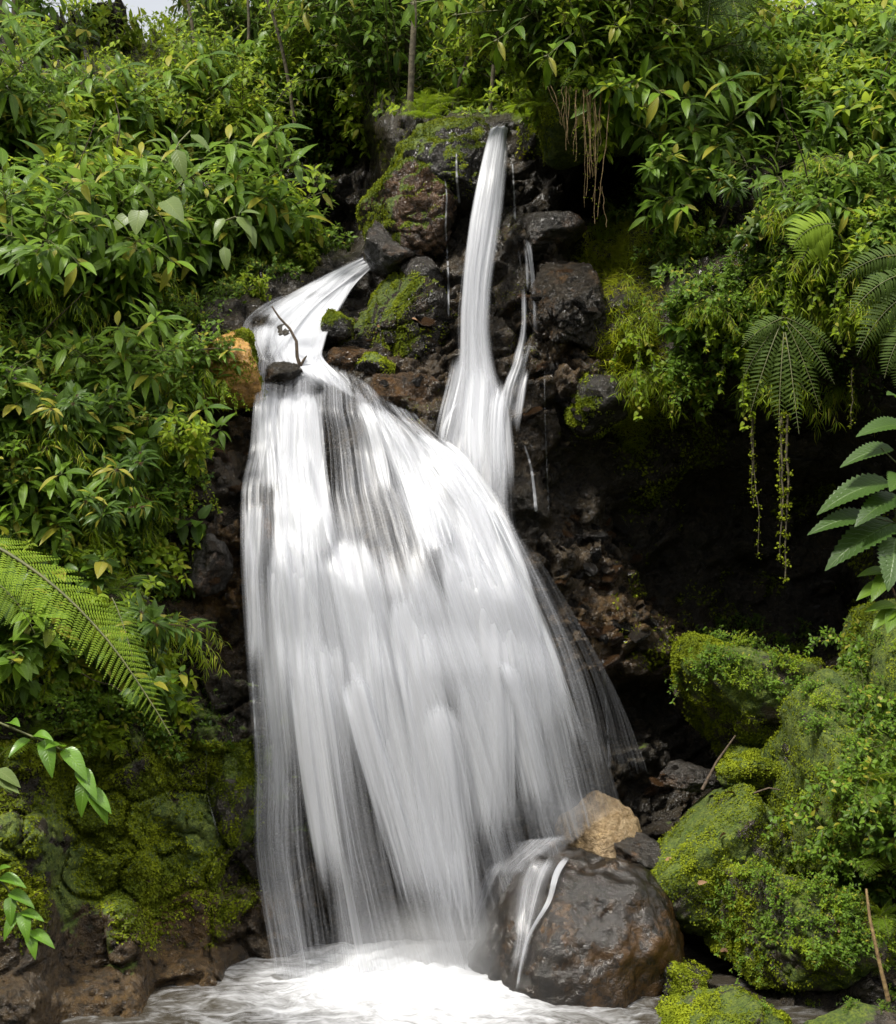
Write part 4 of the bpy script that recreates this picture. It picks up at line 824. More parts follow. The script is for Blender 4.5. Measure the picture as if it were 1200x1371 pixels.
# top
zone('tall upright shrub on the forest floor above the falls', 'upright shrubs above the falls', L3('up'), 36, (330, 14, 900, 130), (1.1, 2.0), 20)
zone('leafy bush on the forest floor above the falls', 'bushes above the falls', L3('bush'), 28, (380, 14, 900, 140), (.9, 1.5), 21)
zone('bright fern growing on the rim above the mossy boulders', 'ferns on the rim above the falls', ['farfern'] + L3('fern'), 12, (560, 118, 760, 160), (.45, .7), 22)
zone('fern at the back of the rim above the falls', 'ferns at the back of the rim', ['farfern'], 8, (480, 80, 800, 130), (.6, .9), 23)
# right bank
zone('yellow-green shrub high on the right bank', 'yellow-green shrubs high on the right bank', L3('bright') + ['lance0'], 40, (790, 10, 1240, 180), (.8, 1.3), 30)
zone('lance-leaved shrub high on the right bank', 'lance-leaved shrubs high on the right bank', L3('lance'), 34, (830, 10, 1240, 300), (.6, 1.5), 31)
zone('pale-leaved plant on the right bank', 'pale-leaved plants on the right bank', ['pale0', 'broad0'], 14, (880, 80, 1240, 380), (.5, .8), 32)
zone('fine grassy spray on the right bank', 'fine grassy sprays on the right bank', ['spray0', 'spray1'], 22, (800, 120, 1230, 520), (.6, 1.1), 16, lambda x, y: x > np.interp(y, [120, 250, 300, 520], [800, 880, 810, 850]), gaps=0)
zone('fine grassy spray on the left bank', 'fine grassy sprays on the left bank', ['spray0', 'spray1'], 22, (-20, 150, 330, 900), (.6, 1.1), 17, lb(-10), gaps=0)
zone('small-leaved shrub on the upper right bank', 'small-leaved shrubs on the upper right bank', L3('small'), 44, (850, 90, 1240, 330), (.7, 1.1), 33, lambda x, y: x > np.interp(y, [90, 180, 240, 330], [780, 850, 900, 860]))
zone('small-leaved shrub hanging over the dark hollow on the right', 'small-leaved shrubs over the hollow', L3('small') + ['bright1'], 40, (885, 300, 1230, 540), (.55, .95), 34, lambda x, y: x > 880 + .1 * (y - 300) and y < np.interp(x, [840, 900, 1000, 1230], [560, 560, 500, 470]))
zone('dark broad-leaved plant over the hollow on the right bank', 'broad-leaved plants over the hollow', L3('broad'), 10, (900, 280, 1220, 470), (.5, .8), 35)
zone('thick mossy shrub on the ledge right of the narrow fall top', 'shrubs on the mossy ledge', ['bright0', 'bright1', 'small0'], 14, (700, 80, 880, 150), (.6, .9), 36)
# lower right
zone('little leafy herb on the tall mossy boulder', 'herbs on the tall mossy boulder', L3('creep'), 26, (910, 835, 1090, 930), (.7, 1.2), 40)
zone('small leafy herb creeping over the lowest mossy boulders', 'herbs on the lowest mossy boulders', L3('creep'), 26, (965, 1165, 1230, 1290), (.7, 1.2), 41)
zone('leafy herb on the mossy mound at the right edge', 'herbs on the right mound', L3('creep') + ['small0'], 34, (1060, 850, 1240, 1180), (.6, 1.1), 42, lambda x, y: x > np.interp(y, [850, 1000, 1180], [1150, 1070, 1080]))
zone('green shrub at the right edge beside the pool boulders', 'shrubs at the right edge', ['small1', 'lance1', 'fern0'], 14, (1120, 1000, 1240, 1300), (.4, .65), 43)
zone('tiny herb on the rocks at the bottom right', 'tiny herbs at the bottom right', L3('creep'), 8, (1000, 1320, 1220, 1371), (.4, .7), 44)

# particular plants that stand out in the photograph
def P_(key, px_, py_, Y, rz, s, label, tilt=0): return plant(key, at(px_, py_, Y), rz, s, label, None, tilt)
def fern_fan(label, c, fr, mat, seed, npair=22, plen=.13, grav=.5, un=(0, -1, .25), tint=.5):
    o0 = at(*c); t = thing('hanging_fern', label, 'fern', o0); fo, st = MB(), MB(); r = np.random.default_rng(seed)
    for a, L, off in fr:
        b = np.array(at(c[0] + off[0], c[1] + off[1], c[2])) - np.array(o0)
        frond(fo, st, r, b, (math.cos(R(a)), -.25 + r.normal() * .1, math.sin(R(a))), L, npair, plen * (.75 + .5 * L), grav, 'fronds_simple', tint + r.normal() * .08, .06, .25, un)
    link('fronds', fo.mesh('fronds', mat), t); link('stalk', st.mesh('stalk', Mstem), t)
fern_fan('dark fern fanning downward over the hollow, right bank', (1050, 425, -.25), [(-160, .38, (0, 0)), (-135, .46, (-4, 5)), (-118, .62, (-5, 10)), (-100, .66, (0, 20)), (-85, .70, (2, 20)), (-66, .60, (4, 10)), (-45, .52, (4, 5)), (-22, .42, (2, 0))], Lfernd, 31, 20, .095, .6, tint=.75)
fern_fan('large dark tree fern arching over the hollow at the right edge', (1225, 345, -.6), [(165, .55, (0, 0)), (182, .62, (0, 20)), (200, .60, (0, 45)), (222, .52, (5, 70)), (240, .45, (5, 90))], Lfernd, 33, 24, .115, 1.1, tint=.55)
fern_fan('single bright lit fern frond above the dark ferns on the right bank', (1118, 300, -.7), [(172, .36, (0, 0)), (196, .34, (0, 2))], Lfern, 34, 16, .17, 1.4, tint=.9)
P_('treefern', 960, -10, 1.2, .4, .9, 'fern spreading across the top right corner')
P_('whorl1', 985, 262, .3, 0, .62, 'whorled rosette plant in the middle of the right bank')
P_('broad0', 890, 225, .7, -.4, .6, 'fresh green leaved plant reaching left under the mossy ledge')
# custom single plants: leaves and stalks set where the photo shows them
def custom(name, cat, label, stems, leaves, fmat, smat, tpl):
    o0 = Vector(at(*stems[0][0][0])); t = thing(name, label, cat, o0); fo, st = MB(), MB()
    for pts, rads in stems: st.tube([np.array(at(*p)) - np.array(o0) for p in pts], rads, 6)
    for (x, y, Y, dx, dy, dz, L, ti, *rest) in leaves:
        un = rest[0] if rest else (0, -.55, 1)
        fo.place(tpl, np.array(at(x, y, Y)) - np.array(o0), (dx, dy, dz), un, L, ti)
    link('leaves', fo.mesh('leaves', fmat), t); link('stem', st.mesh('stem', smat), t); return t
yb = -2.7
Lserr = leaf_material('toothed_leaf', (.018, .045, .008), (.075, .14, .018), rough=.4, trans=.35, veins=12, spec=.35)
custom('serrated_leaf_plant', 'plant', 'close plant with big toothed leaves reaching in from the right edge',
  [([(1230, 900, yb), (1215, 780, yb), (1200, 700, yb), (1206, 600, yb), (1225, 480, yb)], [.010, .009, .008, .007, .005]), ([(1200, 700, yb), (1165, 692, yb)], [.003, .003]), ([(1206, 625, yb), (1180, 600, yb - .05)], [.003, .003])],
  [(1165, 692, yb, -1, -.15, .02, .30, .4), (1195, 600, yb, -1, -.2, -.05, .26, .6), (1190, 645, yb, -1, -.1, -.14, .36, .55), (1200, 700, yb, -1, -.25, -.30, .40, .35), (1215, 570, yb, -.8, -.4, .1, .28, .7), (1205, 665, yb, -.75, -.5, -.15, .3, .3), (1200, 720, yb, -.3, -.7, -.5, .3, .5), (1220, 610, yb, .3, -.8, 0, .3, .6), (1215, 640, yb, -.5, -.9, .1, .28, .7), (1215, 545, yb, -.3, -.5, .3, .26, .8)],
  Lserr, Mstem, 'serr')
custom('glossy_leaf_plant', 'plant', 'small glossy-leaved sprig below the big toothed leaves at the right edge',
  [([(1225, 900, yb), (1200, 800, yb), (1185, 760, yb)], [.006, .005, .003])],
  [(1190, 765, yb, -1, -.3, .1, .16, .5), (1188, 780, yb, -1, -.4, -.25, .18, .6), (1190, 770, yb, -.7, -.7, -.5, .18, .5), (1195, 760, yb, .6, -.6, .1, .16, .6), (1200, 810, yb, -1, -.3, .05, .16, .5), (1200, 815, yb, -.9, -.5, -.4, .17, .7), (1200, 815, yb, -.5, -.8, -.5, .16, .5), (1205, 805, yb, .5, -.7, -.1, .16, .6), (1188, 760, yb, -.2, -.7, .4, .12, .8)],
  Lmd, Mred, 'ovate')
yl = -2.6
LB = leaf_material('sprig_leaf', (.035, .085, .01), (.13, .26, .02), rough=.3, trans=.35, veins=11, spec=.4)
custom('hanging_sprig', 'plant', 'glossy leafy sprig hanging across the moss wall from the left edge',
  [([(-20, 960, yl), (40, 985, yl), (85, 1005, yl), (115, 1045, yl), (125, 1065, yl)], [.007, .006, .005, .004, .003])],
  [(12, 968, yl, .3, -.5, .25, .13, .6), (45, 985, yl, .5, -.5, .25, .14, .7), (60, 990, yl, .3, -.6, -.5, .19, .5), (85, 1003, yl, .5, -.4, -.25, .20, .75), (85, 1000, yl, -.2, -.7, .4, .14, .6), (105, 1030, yl, .5, -.5, -.3, .18, .8), (115, 1045, yl, -.1, -.6, -.8, .17, .5), (120, 1055, yl, .55, -.4, -.55, .19, .85), (122, 1060, yl, .7, -.5, -.25, .15, .8), (40, 990, yl, -.4, -.6, -.1, .13, .4)],
  LB, Mstem, 'rib')
custom('hanging_sprig', 'plant', 'leafy sprig at the bottom left edge over the brown rock',
  [([(-20, 1160, yl), (10, 1190, yl), (30, 1225, yl), (45, 1250, yl)], [.006, .005, .004, .003])],
  [(0, 1175, yl, .7, -.4, .12, .15, .7), (12, 1195, yl, .8, -.4, -.05, .15, .6), (15, 1200, yl, .1, -.6, -.6, .14, .5), (30, 1220, yl, .3, -.6, -.5, .15, .8), (30, 1222, yl, .8, -.4, .1, .12, .8), (40, 1245, yl, .3, -.6, -.5, .14, .9), (42, 1248, yl, .8, -.4, -.1, .14, .8), (25, 1222, yl, -.4, -.6, -.5, .14, .5), (-5, 1170, yl, .3, -.4, .5, .12, .6)],
  LB, Mstem, 'rib')
custom('hanging_sprig', 'plant', 'short pale sprig of drooping leaves at the left edge beside the arching frond tip',
  [([(-20, 1025, yl), (0, 1035, yl)], [.005, .004])],
  [(-5, 1030, yl, .9, -.3, -.35, .15, .6), (-5, 1035, yl, .7, -.4, -.5, .13, .7), (0, 1045, yl, .9, -.4, -.25, .12, .8)], Lpale, Mstem, 'ovate')
# the long arching frond at the left edge
def big_frond(label, base, d, L, plen, grav, npair, tint, mat, seed, un=None):
    o0 = at(*base); t = thing('fern_frond', label, 'fern', o0); fo, st = MB(), MB(); r = np.random.default_rng(seed)
    frond(fo, st, r, (0, 0, 0), d, L, npair, plen, grav, 'pinna', tint, .04, .5, un); link('fronds', fo.mesh('fronds', mat), t); link('stalk', st.mesh('stalk', Mstem), t); return t
big_frond('long bright fern frond arching down across the left bank', (-40, 715, -2.2), (.80, -.2, -.28), 1.5, .22, 1.0, 42, .7, Lfern, 1, (.3, -.6, .8))
big_frond('shorter fern frond behind the long arching frond at the left edge', (-60, 760, -2.0), (.8, -.2, .05), .6, .2, 1.6, 22, .45, Lfern, 2, (.2, -.6, .8))
big_frond('narrow fern frond hanging at the foot of the long arching frond', (150, 800, -.9), (.35, -.3, -.5), .6, .12, 1.2, 24, .35, Lfern, 3, (.2, -.8, .6))

P_('whorl0', 165, 640, -.55, .3, .75, 'dark whorled plant with red stems in the middle of the left bank')
P_('whorl1', 140, 690, -.75, .5, .7, 'lower dark whorled plant with red stems below the middle of the left bank')
P_('whorl2', 195, 840, -.6, .5, .8, 'long-leaved whorled plant leaning toward the main cascade low on the left bank')
P_('whorl0', 90, 560, -.7, .1, .65, 'whorled plant beside the yellow hanging clump on the left bank')
P_('broad1', 205, 930, -.7, .6, .55, 'ribbed glossy-leaved plant with a red node above the moss wall')
P_('bright1', 245, 600, .1, .4, .7, 'fresh yellow-green spray of leaves reaching toward the main cascade')
P_('lance1', 60, 330, -.1, .3, 1.3, 'large bright lance-leaved plant at the left edge halfway up')
custom('large_pale_leaf_plant', 'plant', 'pair of large pale round leaves facing out of the upper left bank', [([(230, 330, .6), (215, 290, .45), (200, 272, .4)], [.008, .006, .004])],
  [(187, 282, .35, -.1, -.5, -1, .19, .9, (-.1, -1, .5)), (222, 268, .35, .6, -.3, -.6, .21, .8, (0, -.8, .8)), (170, 290, .4, -.7, -.3, -.7, .15, .7, (0, -1, .6)), (205, 270, .35, -.3, -.4, .7, .18, .5)], Lpale, Mstem, 'heart')
custom('large_pale_leaf_plant', 'plant', 'single long pale ribbed leaf hanging high on the left bank', [([(255, 175, 1.0), (240, 190, .9), (235, 200, .85)], [.007, .005, .004])],
  [(236, 200, .8, .35, -.4, -1, .24, .95, (0, -1, .5)), (255, 180, .85, .9, -.3, -.5, .2, .6), (225, 190, .85, -.7, -.4, .1, .17, .5)], Lpale, Mstem, 'ovate')
custom('large_pale_leaf_plant', 'plant', 'drooping pale leaves near the gap above the upper stream', [([(290, 300, .9), (315, 290, .8), (330, 300, .75)], [.007, .005, .004])],
  [(318, 290, .75, .7, -.4, -.7, .2, .8), (330, 300, .75, .5, -.3, -.9, .19, .6), (300, 292, .75, -.4, -.5, -.7, .17, .7), (322, 285, .75, .7, -.3, .1, .16, .4), (300, 330, .7, .2, -.4, -1, .18, .6)], Lpale, Mstem, 'ovate')
# hanging roots and mossy aerial roots
def hanging(label, name, cat, px_, py0, py1, Y, n, spreadpx, mat, seed, r0=.004, tuft=None, tl=.02):
    r = np.random.default_rng(seed); o0 = at(px_, py0, Y); t = thing(name, label, cat, o0); st = MB()
    L0 = (py1 - py0) / FPX * (Y - CAMY); ends = []
    for k in range(n):
        f = 1 if k == 0 else r.uniform(.3, .95) ; x = r.normal() * spreadpx / FPX * (Y - CAMY)
        m = 12; z = -np.linspace(0, L0 * f, m); w_ = np.cumsum(r.normal(size=(m, 2)), 0) * .006
        p = np.stack([x * (1 - .75 * np.linspace(0, 1, m) * (f > .6)) + w_[:, 0], w_[:, 1], z], 1); st.tube(p, np.linspace(r0, r0 * .4, m) * r.uniform(.5, 1.2), 4); ends.append(p)
    link('root', st.mesh('root', mat), t)
    if tuft:
        fo = MB(); P0 = np.concatenate([e[r.integers(0, 12, tuft // n)] + r.normal(size=(tuft // n, 3)) * .012 for e in ends])
        fo.place('tiny', P0, r.normal(size=P0.shape) + [0, -.3, -.4], r.normal(size=P0.shape) + [0, -1, .6], r.uniform(.5, 1.2, len(P0)) * tl, r.uniform(.2, .9, len(P0)))
        link('moss', fo.mesh('moss', Lmoss), t)
hanging('bundle of brown roots hanging from the mossy ledge', 'hanging_roots', 'roots', 793, 120, 300, .72, 16, 14, Mroot, 1, .004, 300, .012)
hanging('thin straggling roots left of the brown root bundle', 'hanging_roots', 'roots', 762, 115, 200, .75, 8, 14, Mroot, 2, .003)
hanging('mossy aerial root hanging under the downward fanning fern', 'aerial_root', 'roots', 1050, 555, 775, .3, 3, 4, Mwood, 3, .012, 700, .022)
hanging('thinner mossy root hanging left of the thick aerial root', 'aerial_root', 'roots', 1009, 560, 742, .4, 2, 2, Mwood, 4, .007, 300, .018)
hanging('short thin root hanging at the right of the fern fan', 'aerial_root', 'roots', 1143, 495, 570, .1, 1, 1, Mwood, 5, .005, 100, .015)
hanging('long wispy root tail reaching from the root bundle to the grassy edge', 'hanging_roots', 'roots', 802, 250, 305, .72, 2, 2, Mroot, 6, .003)

# moss: parts of the boulders, and stuff on the walls
def tri_sample(W, F, wgt, n, r):
    a, b, c = W[F[:, 0]], W[F[:, 1]], W[F[:, 2]]; ar = np.linalg.norm(np.cross(b - a, c - a), axis=1) * wgt
    i = r.choice(len(F), n, p=ar / ar.sum()); u, v = r.random(n), r.random(n); m = u + v > 1; u[m], v[m] = 1 - u[m], 1 - v[m]
    N_ = norm(np.cross(b - a, c - a))[i]
    return a[i] + u[:, None] * (b - a)[i] + v[:, None] * (c - a)[i], N_
def mossify(P0, N0, tpl, size, r, flat=.7, droop=.2):
    fo = MB(); k = len(P0); d = r.normal(size=(k, 3)); d = d - (d * N0).sum(1)[:, None] * N0 * flat; d = norm(d) + N0 * .25 + [0, 0, -droop]
    patch = fbm(P0 * 7, 3, 77) * 1.1 + .42
    fo.place(tpl, P0, d, N0 + r.normal(size=(k, 3)) * .35, size * r.uniform(.5, 1.3, k), np.clip(patch + r.normal(size=k) * .2, 0, .97)); return fo
rm = np.random.default_rng(99)
for nm, (o, W, nn, F, mo, bv) in list(BOULD.items()):
    if mo.max() <= .12: continue
    mf = mo[F].mean(1) * np.where(nn[F].mean(1)[:, 2] > -.45, 1, .1)
    mf = np.clip(mf + 1.0 * fbm(W[F[:, 0]] * 2.8, 3, 5), 0, 1); mf = mf * (nn[F].mean(1)[:, 1] < .5)
    if mf.sum() < 1: continue
    area = (np.linalg.norm(np.cross(W[F[:, 1]] - W[F[:, 0]], W[F[:, 2]] - W[F[:, 0]]), axis=1) * .5 * (mf > .15)).sum()
    n = int(min(26000, 300 + area * 26000)); P0, N0 = tri_sample(W, F, mf ** 1.5, n, rm)
    fo = mossify(P0 + N0 * (.035 * np.clip(fbm(P0 * 9, 3, 9) + .1, -.3, 1))[:, None], N0, 'tiny', .016, rm, .45, .35)
    k = link('moss', fo.mesh('moss', Lmoss), o); k.matrix_parent_inverse = Matrix.Translation(o.location).inverted()
Fq = grid_faces(nu_t, nv_t)
Ft = np.concatenate([Fq[:, [0, 1, 2]], Fq[:, [0, 2, 3]]])
tx, ty = topx(TP); 
def wallmoss(name, label, box, n, tpl, size, mat, fn, flat=.6, droop=.3):
    x0, y0, x1, y1 = box; cx, cy = tx[Ft[:, 0]], ty[Ft[:, 0]]
    m = (cx > x0) & (cx < x1) & (cy > y0) & (cy < y1); wg = np.where(m, np.clip(fn(cx, cy, TP[Ft[:, 0]]), 0, 1), 0)
    P0, N0 = tri_sample(TP, Ft, wg + 1e-12, n, rm); N0 = np.where((N0[:, 1:2] > 0), -N0, N0)
    return tag(link(name, mossify(P0, N0, tpl, size, rm, flat, droop).mesh(name, mat)), label, 'moss', None, 'stuff')
nzf = lambda f, s, lo=-.1, hi=.3: (lambda x, y, P: sstep(lo, hi, fbm(P * f, 4, s)))
wallmoss('wall_moss', 'deep green moss curtain on the wall at the lower left', (-40, 990, 350, 1290), 70000, 'tiny', .021, Lmoss, lambda x, y, P: sstep(1265, 1200, y + (x - 150) * .05 + 60 * fbm(P * 3, 2, 1)) * sstep(-.25, .25, fbm(P * 3.0, 4, 3) + .1) * sstep(355, 320, x))
wallmoss('ledge_moss', 'bright moss on the ledge right of the narrow fall top', (690, 95, 880, 235), 16000, 'tiny', .03, Lmossy, lambda x, y, P: sstep(215, 150, y) * sstep(-.3, .1, fbm(P * 4, 3, 4)))
wallmoss('grassy_moss', 'yellow-green grassy moss spilling down the edge of the right bank', (770, 290, 900, 600), 26000, 'blade', .085, Lmossy, lambda x, y, P: sstep(770, 810, x + 20 * fbm(P * 4, 2, 2) + np.interp(y, [290, 350, 450, 600], [-20, 20, 0, -40])) * sstep(900, 850, x) * sstep(-.4, .1, fbm(P * 4, 3, 9)), .3, .7)
wallmoss('bank_moss', 'dark ground cover between the shrubs of the left bank', (-60, 300, 330, 1000), 26000, 'small', .035, Lmd, lambda x, y, P: sstep(20, -20, x - np.interp(y, [300, 400, 450, 560, 700, 850, 1000], [340, 330, 260, 270, 240, 230, 330])) + 0, .4, .3)
wallmoss('bank_moss', 'ground cover between the shrubs of the right bank', (860, 60, 1260, 560), 26000, 'small', .032, Lmd, lambda x, y, P: sstep(0, 30, np.interp(x, [860, 950, 1260], [590, 560, 520]) - y) * sstep(-.4, 0, fbm(P * 3, 3, 2)), .4, .3)
wallmoss('hanging_clump_moss', 'yellow clump of hanging moss on the left bank', (40, 420, 105, 580), 3500, 'blade', .07, Lmossy, lambda x, y, P: sstep(34, 10, np.abs(x - 72 + 8 * np.sin(y / 20))), .3, .8)
wallmoss('hollow_moss', 'faint dark moss inside the hollow on the right', (820, 560, 1200, 900), 7000, 'tiny', .03, Lmoss, nzf(2.5, 6, .05, .4))
wallmoss('rim_moss', 'small moss patches on the rocks between the falls', (460, 160, 860, 600), 5000, 'tiny', .012, Lmoss, nzf(3.5, 8, .1, .35))
wallmoss('cover', 'low leafy ground cover on the forest floor above the falls', (200, 8, 950, 170), 30000, 'small', .07, Lyg, lambda x, y, P: np.where((x > 480) & (x < 700), y < 150, y < 165) * 1.0, .4, .0)
wallmoss('bank_moss', 'leafy ground cover high on the left bank', (-60, 8, 440, 330), 26000, 'small', .05, Lyg, lambda x, y, P: sstep(10, -20, x - np.interp(y, [0, 150, 200, 330], [470, 460, 400, 400])), .4, .3)

# bare arching stems and thin saplings between the leaves
rs = np.random.default_rng(44)
for (x, y, dx, dz, L, rd, lab) in [(60, 300, .5, .8, .9, .007, 'thin dark stem rising between leaves on the left bank'), (150, 260, .1, 1, .8, .009, 'forked dark stem behind the pale leaf on the left bank'), (215, 250, .25, 1, .8, .008, 'dark upright stem left of the upper stream, high on the bank'),
    (30, 470, .7, .6, .7, .006, 'thin arching stem under the yellow hanging clump'), (95, 880, .8, -.2, .5, .005, 'thin curving stem above the glossy hanging sprig'), (300, 460, -.8, .2, .6, .005, 'fine stem reaching back from the orange lip rock'), (960, 300, .4, .9, .8, .006, 'thin stem crossing the shaded middle of the right bank'),
    (1080, 250, -.5, .8, .8, .006, 'thin arching stem above the bright fern frond'), (900, 190, .1, 1, .7, .006, 'slim stem at the left end of the right bank shrubs'), (1000, 520, -.8, .3, .4, .004, 'fine stem above the dark hollow'), (870, 480, -.2, -1, .35, .004, 'fine root strand hanging off the grassy moss edge'), (1160, 180, -.2, 1, .8, .007, 'slim dark stem near the top right corner')]:
    h = ray(x, y)
    p = stempath(rs, np.array(h[0]) + (0, -.12, -.05), (dx, -.35, dz), L, .5, 14, .35); tag(tubes('bare_stem', [(p, np.linspace(rd, rd * .3, 14))], bark), lab, 'stem')
for k, (x, Y, hgt_) in enumerate([(395, 3.6, 2.2), (470, 4.2, 2.6), (505, 3.4, 2.2), (600, 2.9, 2.6), (655, 2.7, 2.6), (548, 2.5, 2.4), (700, 3.6, 2.4), (765, 3.2, 2.2), (330, 4.2, 2), (270, 3.8, 2)]):
    b_ = np.array(at(x, 165, Y)); p = stempath(rs, b_, (rs.normal() * .12, -.05, 1), hgt_, 0, 14, .15)
    tag(tubes('sapling', [(p, np.linspace(.022, .010, 14) * (1.5 if x == 548 else 1))], Mwood), '%s thin sapling trunk from the left in the undergrowth above the falls' % ORD0[sorted([395, 470, 505, 548, 600, 655, 700, 765, 330, 270]).index(x)], 'tree', 'thin sapling trunks above the falls')

def tree_data(seed, H, leaf, ncl, mat_t):
    r = np.random.default_rng(seed); fo, st = MB(), MB()
    tp = stempath(r, (0, 0, -.3), (r.normal() * .05, 0, 1), H, 0, 12, .12); st.tube(tp, np.linspace(.075, .02, 12), 9)
    for k in range(11):
        i = r.integers(3, 11); a = r.uniform(0, 6.28); d = np.array([math.cos(a), math.sin(a) * .8, r.uniform(.1, .7)])
        lp = stempath(r, tp[i], d, r.uniform(.7, 1.5) * H / 5, .3, 8, .3); st.tube(lp, np.linspace(.025, .006, 8), 5)
        for c in range(ncl // 11):
            j = r.integers(2, 8); q = lp[j] + r.normal(size=3) * (.25, .25, .16)
            sp = stempath(r, lp[j], q - lp[j] + [0, 0, .01], .35, .3, 4, .2); st.tube(sp, [.006, .004, .003, .002], 3)
            n = r.integers(10, 18); P0 = q + r.normal(size=(n, 3)) * (.14, .14, .07)
            fo.place('ovate', P0, r.normal(size=(n, 3)) * (1, 1, .35) + [0, -.1, -.3], r.normal(size=(n, 3)) * .35 + [0, -.3, 1], leaf * r.uniform(.6, 1.2, n), np.clip(r.uniform(.1, .9) + r.normal(size=n) * .15, 0, 1))
    return fo, st
for v, (m_, lf) in enumerate(((Lyg, .13), (Lmd, .15), (Ldk, .14))):
    make_kind('tree%d' % v, 'forest_tree', 'tree', tree_data(300 + v, 5.0, lf, 190, 0), m_, Mwood, 'crown', 'trunk')
rt = random.Random(8)
TREES = [(-60, 8, 5.5), (40, 5, 4.8), (0, 4.5, 4.8), (330, 9.5, 7), (395, 6.5, 6.5), (450, 8.5, 7.5), (500, 10, 9), (548, 3.6, 4.6), (590, 8.5, 8), (652, 7.5, 6.5), (700, 10, 9), (730, 6.5, 6), (790, 9, 7), (840, 6, 5), (900, 8, 6), (960, 5, 4), (1030, 6.5, 4.5), (1100, 4.5, 3.5), (1180, 6, 4), (1250, 4.5, 3)]
for i, (x, Y, _) in enumerate(TREES):
    side_ = 'left of' if x < 540 else 'right of'
    b_ = at(x, 150 if x == 548 else 130 if 480 < x < 760 else 60, Y)
    plant('tree%d' % (i % 3), b_, rt.uniform(0, 6), rt.uniform(.8, 1.15), 'slender forest tree behind the rim %s the dark mossy top rock' % side_, 'forest trees %s the top rock' % side_)
for x, lab in ((20, 1), (350, 1), (480, 1), (640, 1), (770, 1), (880, 1), (1010, 1), (1130, 1)):
    b_ = at(x, 40, 11.5); plant('tree%d' % (x % 3), b_, x * .7, 1.35, 'far forest tree at the back of the ravine head', 'far forest trees')
# sticks on the right-hand rocks
stk = [('reddish dead stick leaning against the tall mossy boulder', [(940, 1058, .2), (960, 1020, .3), (985, 985, .35)], .012, bark), ('thin bare twig lying on the wide slab boulder', [(1010, 1062, -.15), (1030, 1055, -.2), (1045, 1058, -.2)], .008, bark),
       ('bare brown sapling stem at the bottom right edge', [(1190, 1340, -1.4), (1178, 1290, -1.4), (1165, 1230, -1.35), (1160, 1190, -1.3)], .014, Mroot)]
for lab, pts, rd, m_ in stk: tag(tubes('stick', [([tuple(at(*p)) for p in pts], np.linspace(rd, rd * .5, len(pts)))], m_), lab, 'stick')

# fallen leaves lying on the rocks
Mdead = simple('dead_leaf', (.10, .045, .015), (.22, .12, .05), 30, .6, .3); dl = []
for k in range(3):
    fo = MB(); fo.place(leaf_tpl(6, ovate, .5, .5 - .3 * k, .5), (0, 0, 0), (1, .2, .1), (0, 0, 1), 1.0, .5); dl.append(fo.mesh('dead_leaf', Mdead))
rl_ = random.Random(3)
for box, n_, lab, grp in [((960, 1180, 1180, 1300), 7, 'curled brown leaf caught on the lowest leafy boulder', 'dead leaves on the lowest boulder'), ((870, 1060, 1060, 1200), 7, 'brown dead leaf lying on the wide slab boulder', 'dead leaves on the slab boulder'), ((1060, 950, 1190, 1160), 7, 'brown dead leaf on the right mossy mound', 'dead leaves on the right mound'), ((460, 380, 600, 560), 6, 'tiny brown leaf stuck on the rocks between the falls', 'dead leaves between the falls')]:
    for _ in range(n_):
        h = ray(rl_.uniform(box[0], box[2]), rl_.uniform(box[1], box[3]))
        o = link('dead_leaf', dl[rl_.randrange(3)], None, h[0] + Vector((0, -.03, .01))); sc_ = rl_.uniform(.04, .085); o.scale = (sc_,) * 3; o.rotation_euler = (rl_.uniform(.2, 1.2), rl_.uniform(-.5, .5), rl_.uniform(-1, 4)); tag(o, lab, 'leaf', grp)
# ------------------------------------------------------------ labels: say where each repeat stands
LM = [(300, 490, 'the yellow orange lip rock'), (470, 320, 'the jutting dark boulder'), (400, 420, 'the upper white stream'), (590, 165, 'the mossy top boulder'), (672, 160, 'the head of the narrow fall'), (548, 60, 'the dark trunk'),
      (793, 180, 'the hanging brown roots'), (1052, 480, 'the downward fern fan'), (1165, 400, 'the large tree fern'), (985, 262, 'the rosette plant'), (1110, 300, 'the bright fern fronds'), (830, 420, 'the grassy moss edge'), (1150, 640, 'the big toothed leaves'),
      (1000, 930, 'the tall mossy boulder'), (960, 1140, 'the wide slab boulder'), (1080, 1245, 'the lowest leafy boulder'), (1120, 1050, 'the right mossy mound'), (770, 1230, 'the massive brown boulder'), (800, 1100, 'the tan boulder'),
      (90, 820, 'the long arching frond'), (80, 1020, 'the glossy hanging sprig'), (220, 20, 'the bright sky gap'), (290, 790, 'the rusty stain'), (820, 860, 'the rusty stone ledge'), (20, 330, 'the left picture edge'), (190, 300, 'the large pale leaves'), (1200, 100, 'the top right corner'),
      (950, 60, 'the sunlit right slope'), (720, 560, 'the side rivulet'), (540, 540, 'the gap between falls'), (100, 560, 'the yellow hanging clump'), (20, 20, 'the top left corner')]
ORD = ['first', 'second', 'third', 'fourth', 'fifth', 'sixth', 'seventh', 'eighth', 'ninth', 'tenth', 'eleventh', 'twelfth', 'thirteenth', 'fourteenth', 'fifteenth', 'sixteenth', 'seventeenth', 'eighteenth', 'nineteenth', 'twentieth']
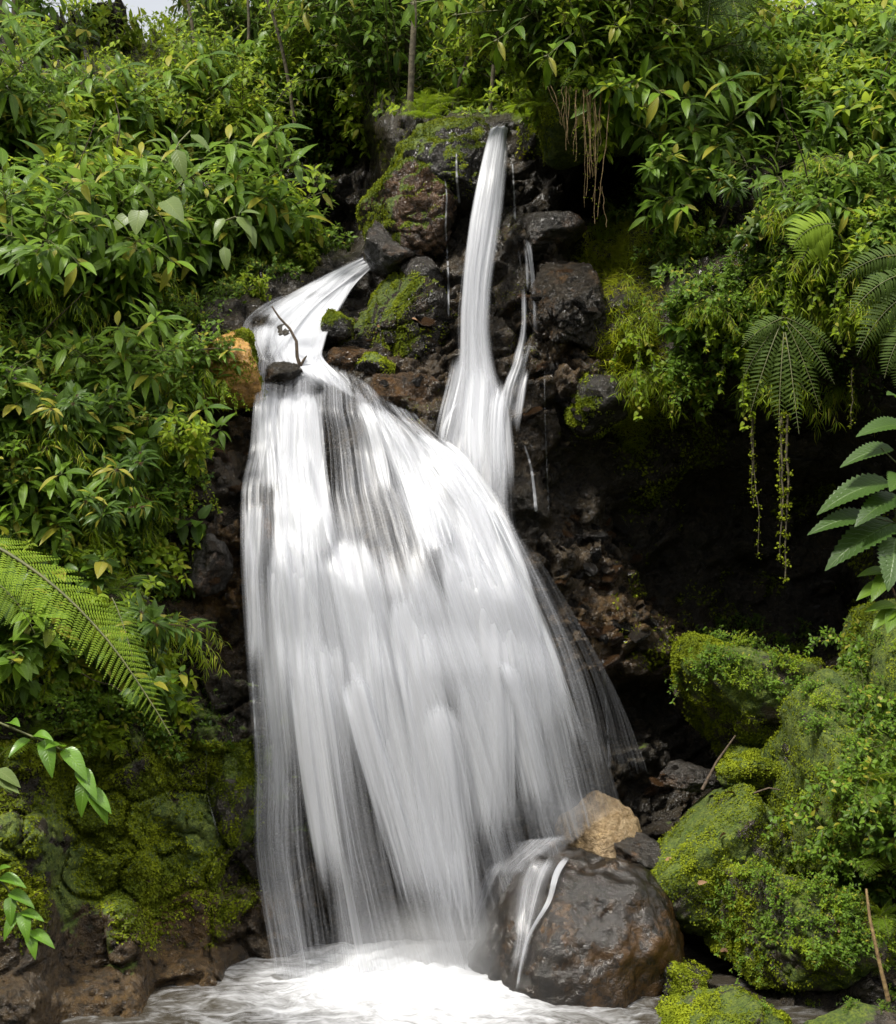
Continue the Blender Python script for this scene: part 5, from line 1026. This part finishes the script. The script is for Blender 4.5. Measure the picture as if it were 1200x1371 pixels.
KN = {'lance_leaved_shrub': 'lance-leaved shrub', 'bright_leaved_shrub': 'yellow-green shrub', 'small_leaved_shrub': 'small-leaved shrub', 'broad_leaved_plant': 'broad-leaved plant', 'whorled_plant': 'whorled plant', 'upright_shrub': 'upright shrub', 'leafy_bush': 'leafy bush',
      'trailing_vine': 'heart-leaved vine', 'fern': 'fern', 'creeping_herb': 'creeping herb', 'pale_leaved_plant': 'pale-leaved plant', 'forest_tree': 'forest tree', 'grassy_spray': 'fine grassy spray', 'stone': 'stone'}
bpy.context.view_layer.update()
fam = {}
for o in list(S.objects):
    if o.parent is None and 'group' in o and not o.name.startswith('sapling'):
        base = o.name.split('.')[0]; p = np.array(o.matrix_world.translation); x, y = topx(p)
        lx, ly, ln = min(LM, key=lambda q: (q[0] - x) ** 2 + (q[1] - y) ** 2)
        dx, dy = x - lx, y - ly
        rel = ('left of' if dx < 0 else 'right of') if abs(dx) > abs(dy) else ('above' if dy < 0 else 'below')
        kn = KN.get(base, base.replace('_', ' '))
        if base == 'stone':
            ad = {'stone_grey': 'grey', 'stone_rust': 'rust brown', 'stone_black': 'black'}[o.data.materials[0].name.split('.')[0]]
            kn = ('wet %s stone' % ad)
        elif base != 'forest_tree': 
            big = o.scale[0]; kn = ('tall ' if base in ('upright_shrub',) else 'dark green ' if base in ('broad_leaved_plant', 'whorled_plant') else 'green ') .replace('green ', 'green ' if base != 'pale_leaved_plant' and base != 'bright_leaved_shrub' else '') + kn
        else: kn = 'slender dark forest tree'
        fam.setdefault((kn, rel, ln), []).append((x, y, o))
for (kn, rel, ln), lst in fam.items():
    lst.sort(key=lambda q: q[0])
    for i, (x, y, o) in enumerate(lst):
        if len(lst) == 1: o['label'] = '%s %s %s' % (kn, rel, ln)
        elif i == 0: o['label'] = 'leftmost %s %s %s' % (kn, rel, ln)
        elif i == len(lst) - 1: o['label'] = 'rightmost %s %s %s' % (kn, rel, ln)
        else: o['label'] = '%s %s from the left, %s %s' % (ORD[min(i, 19)], kn, rel, ln)
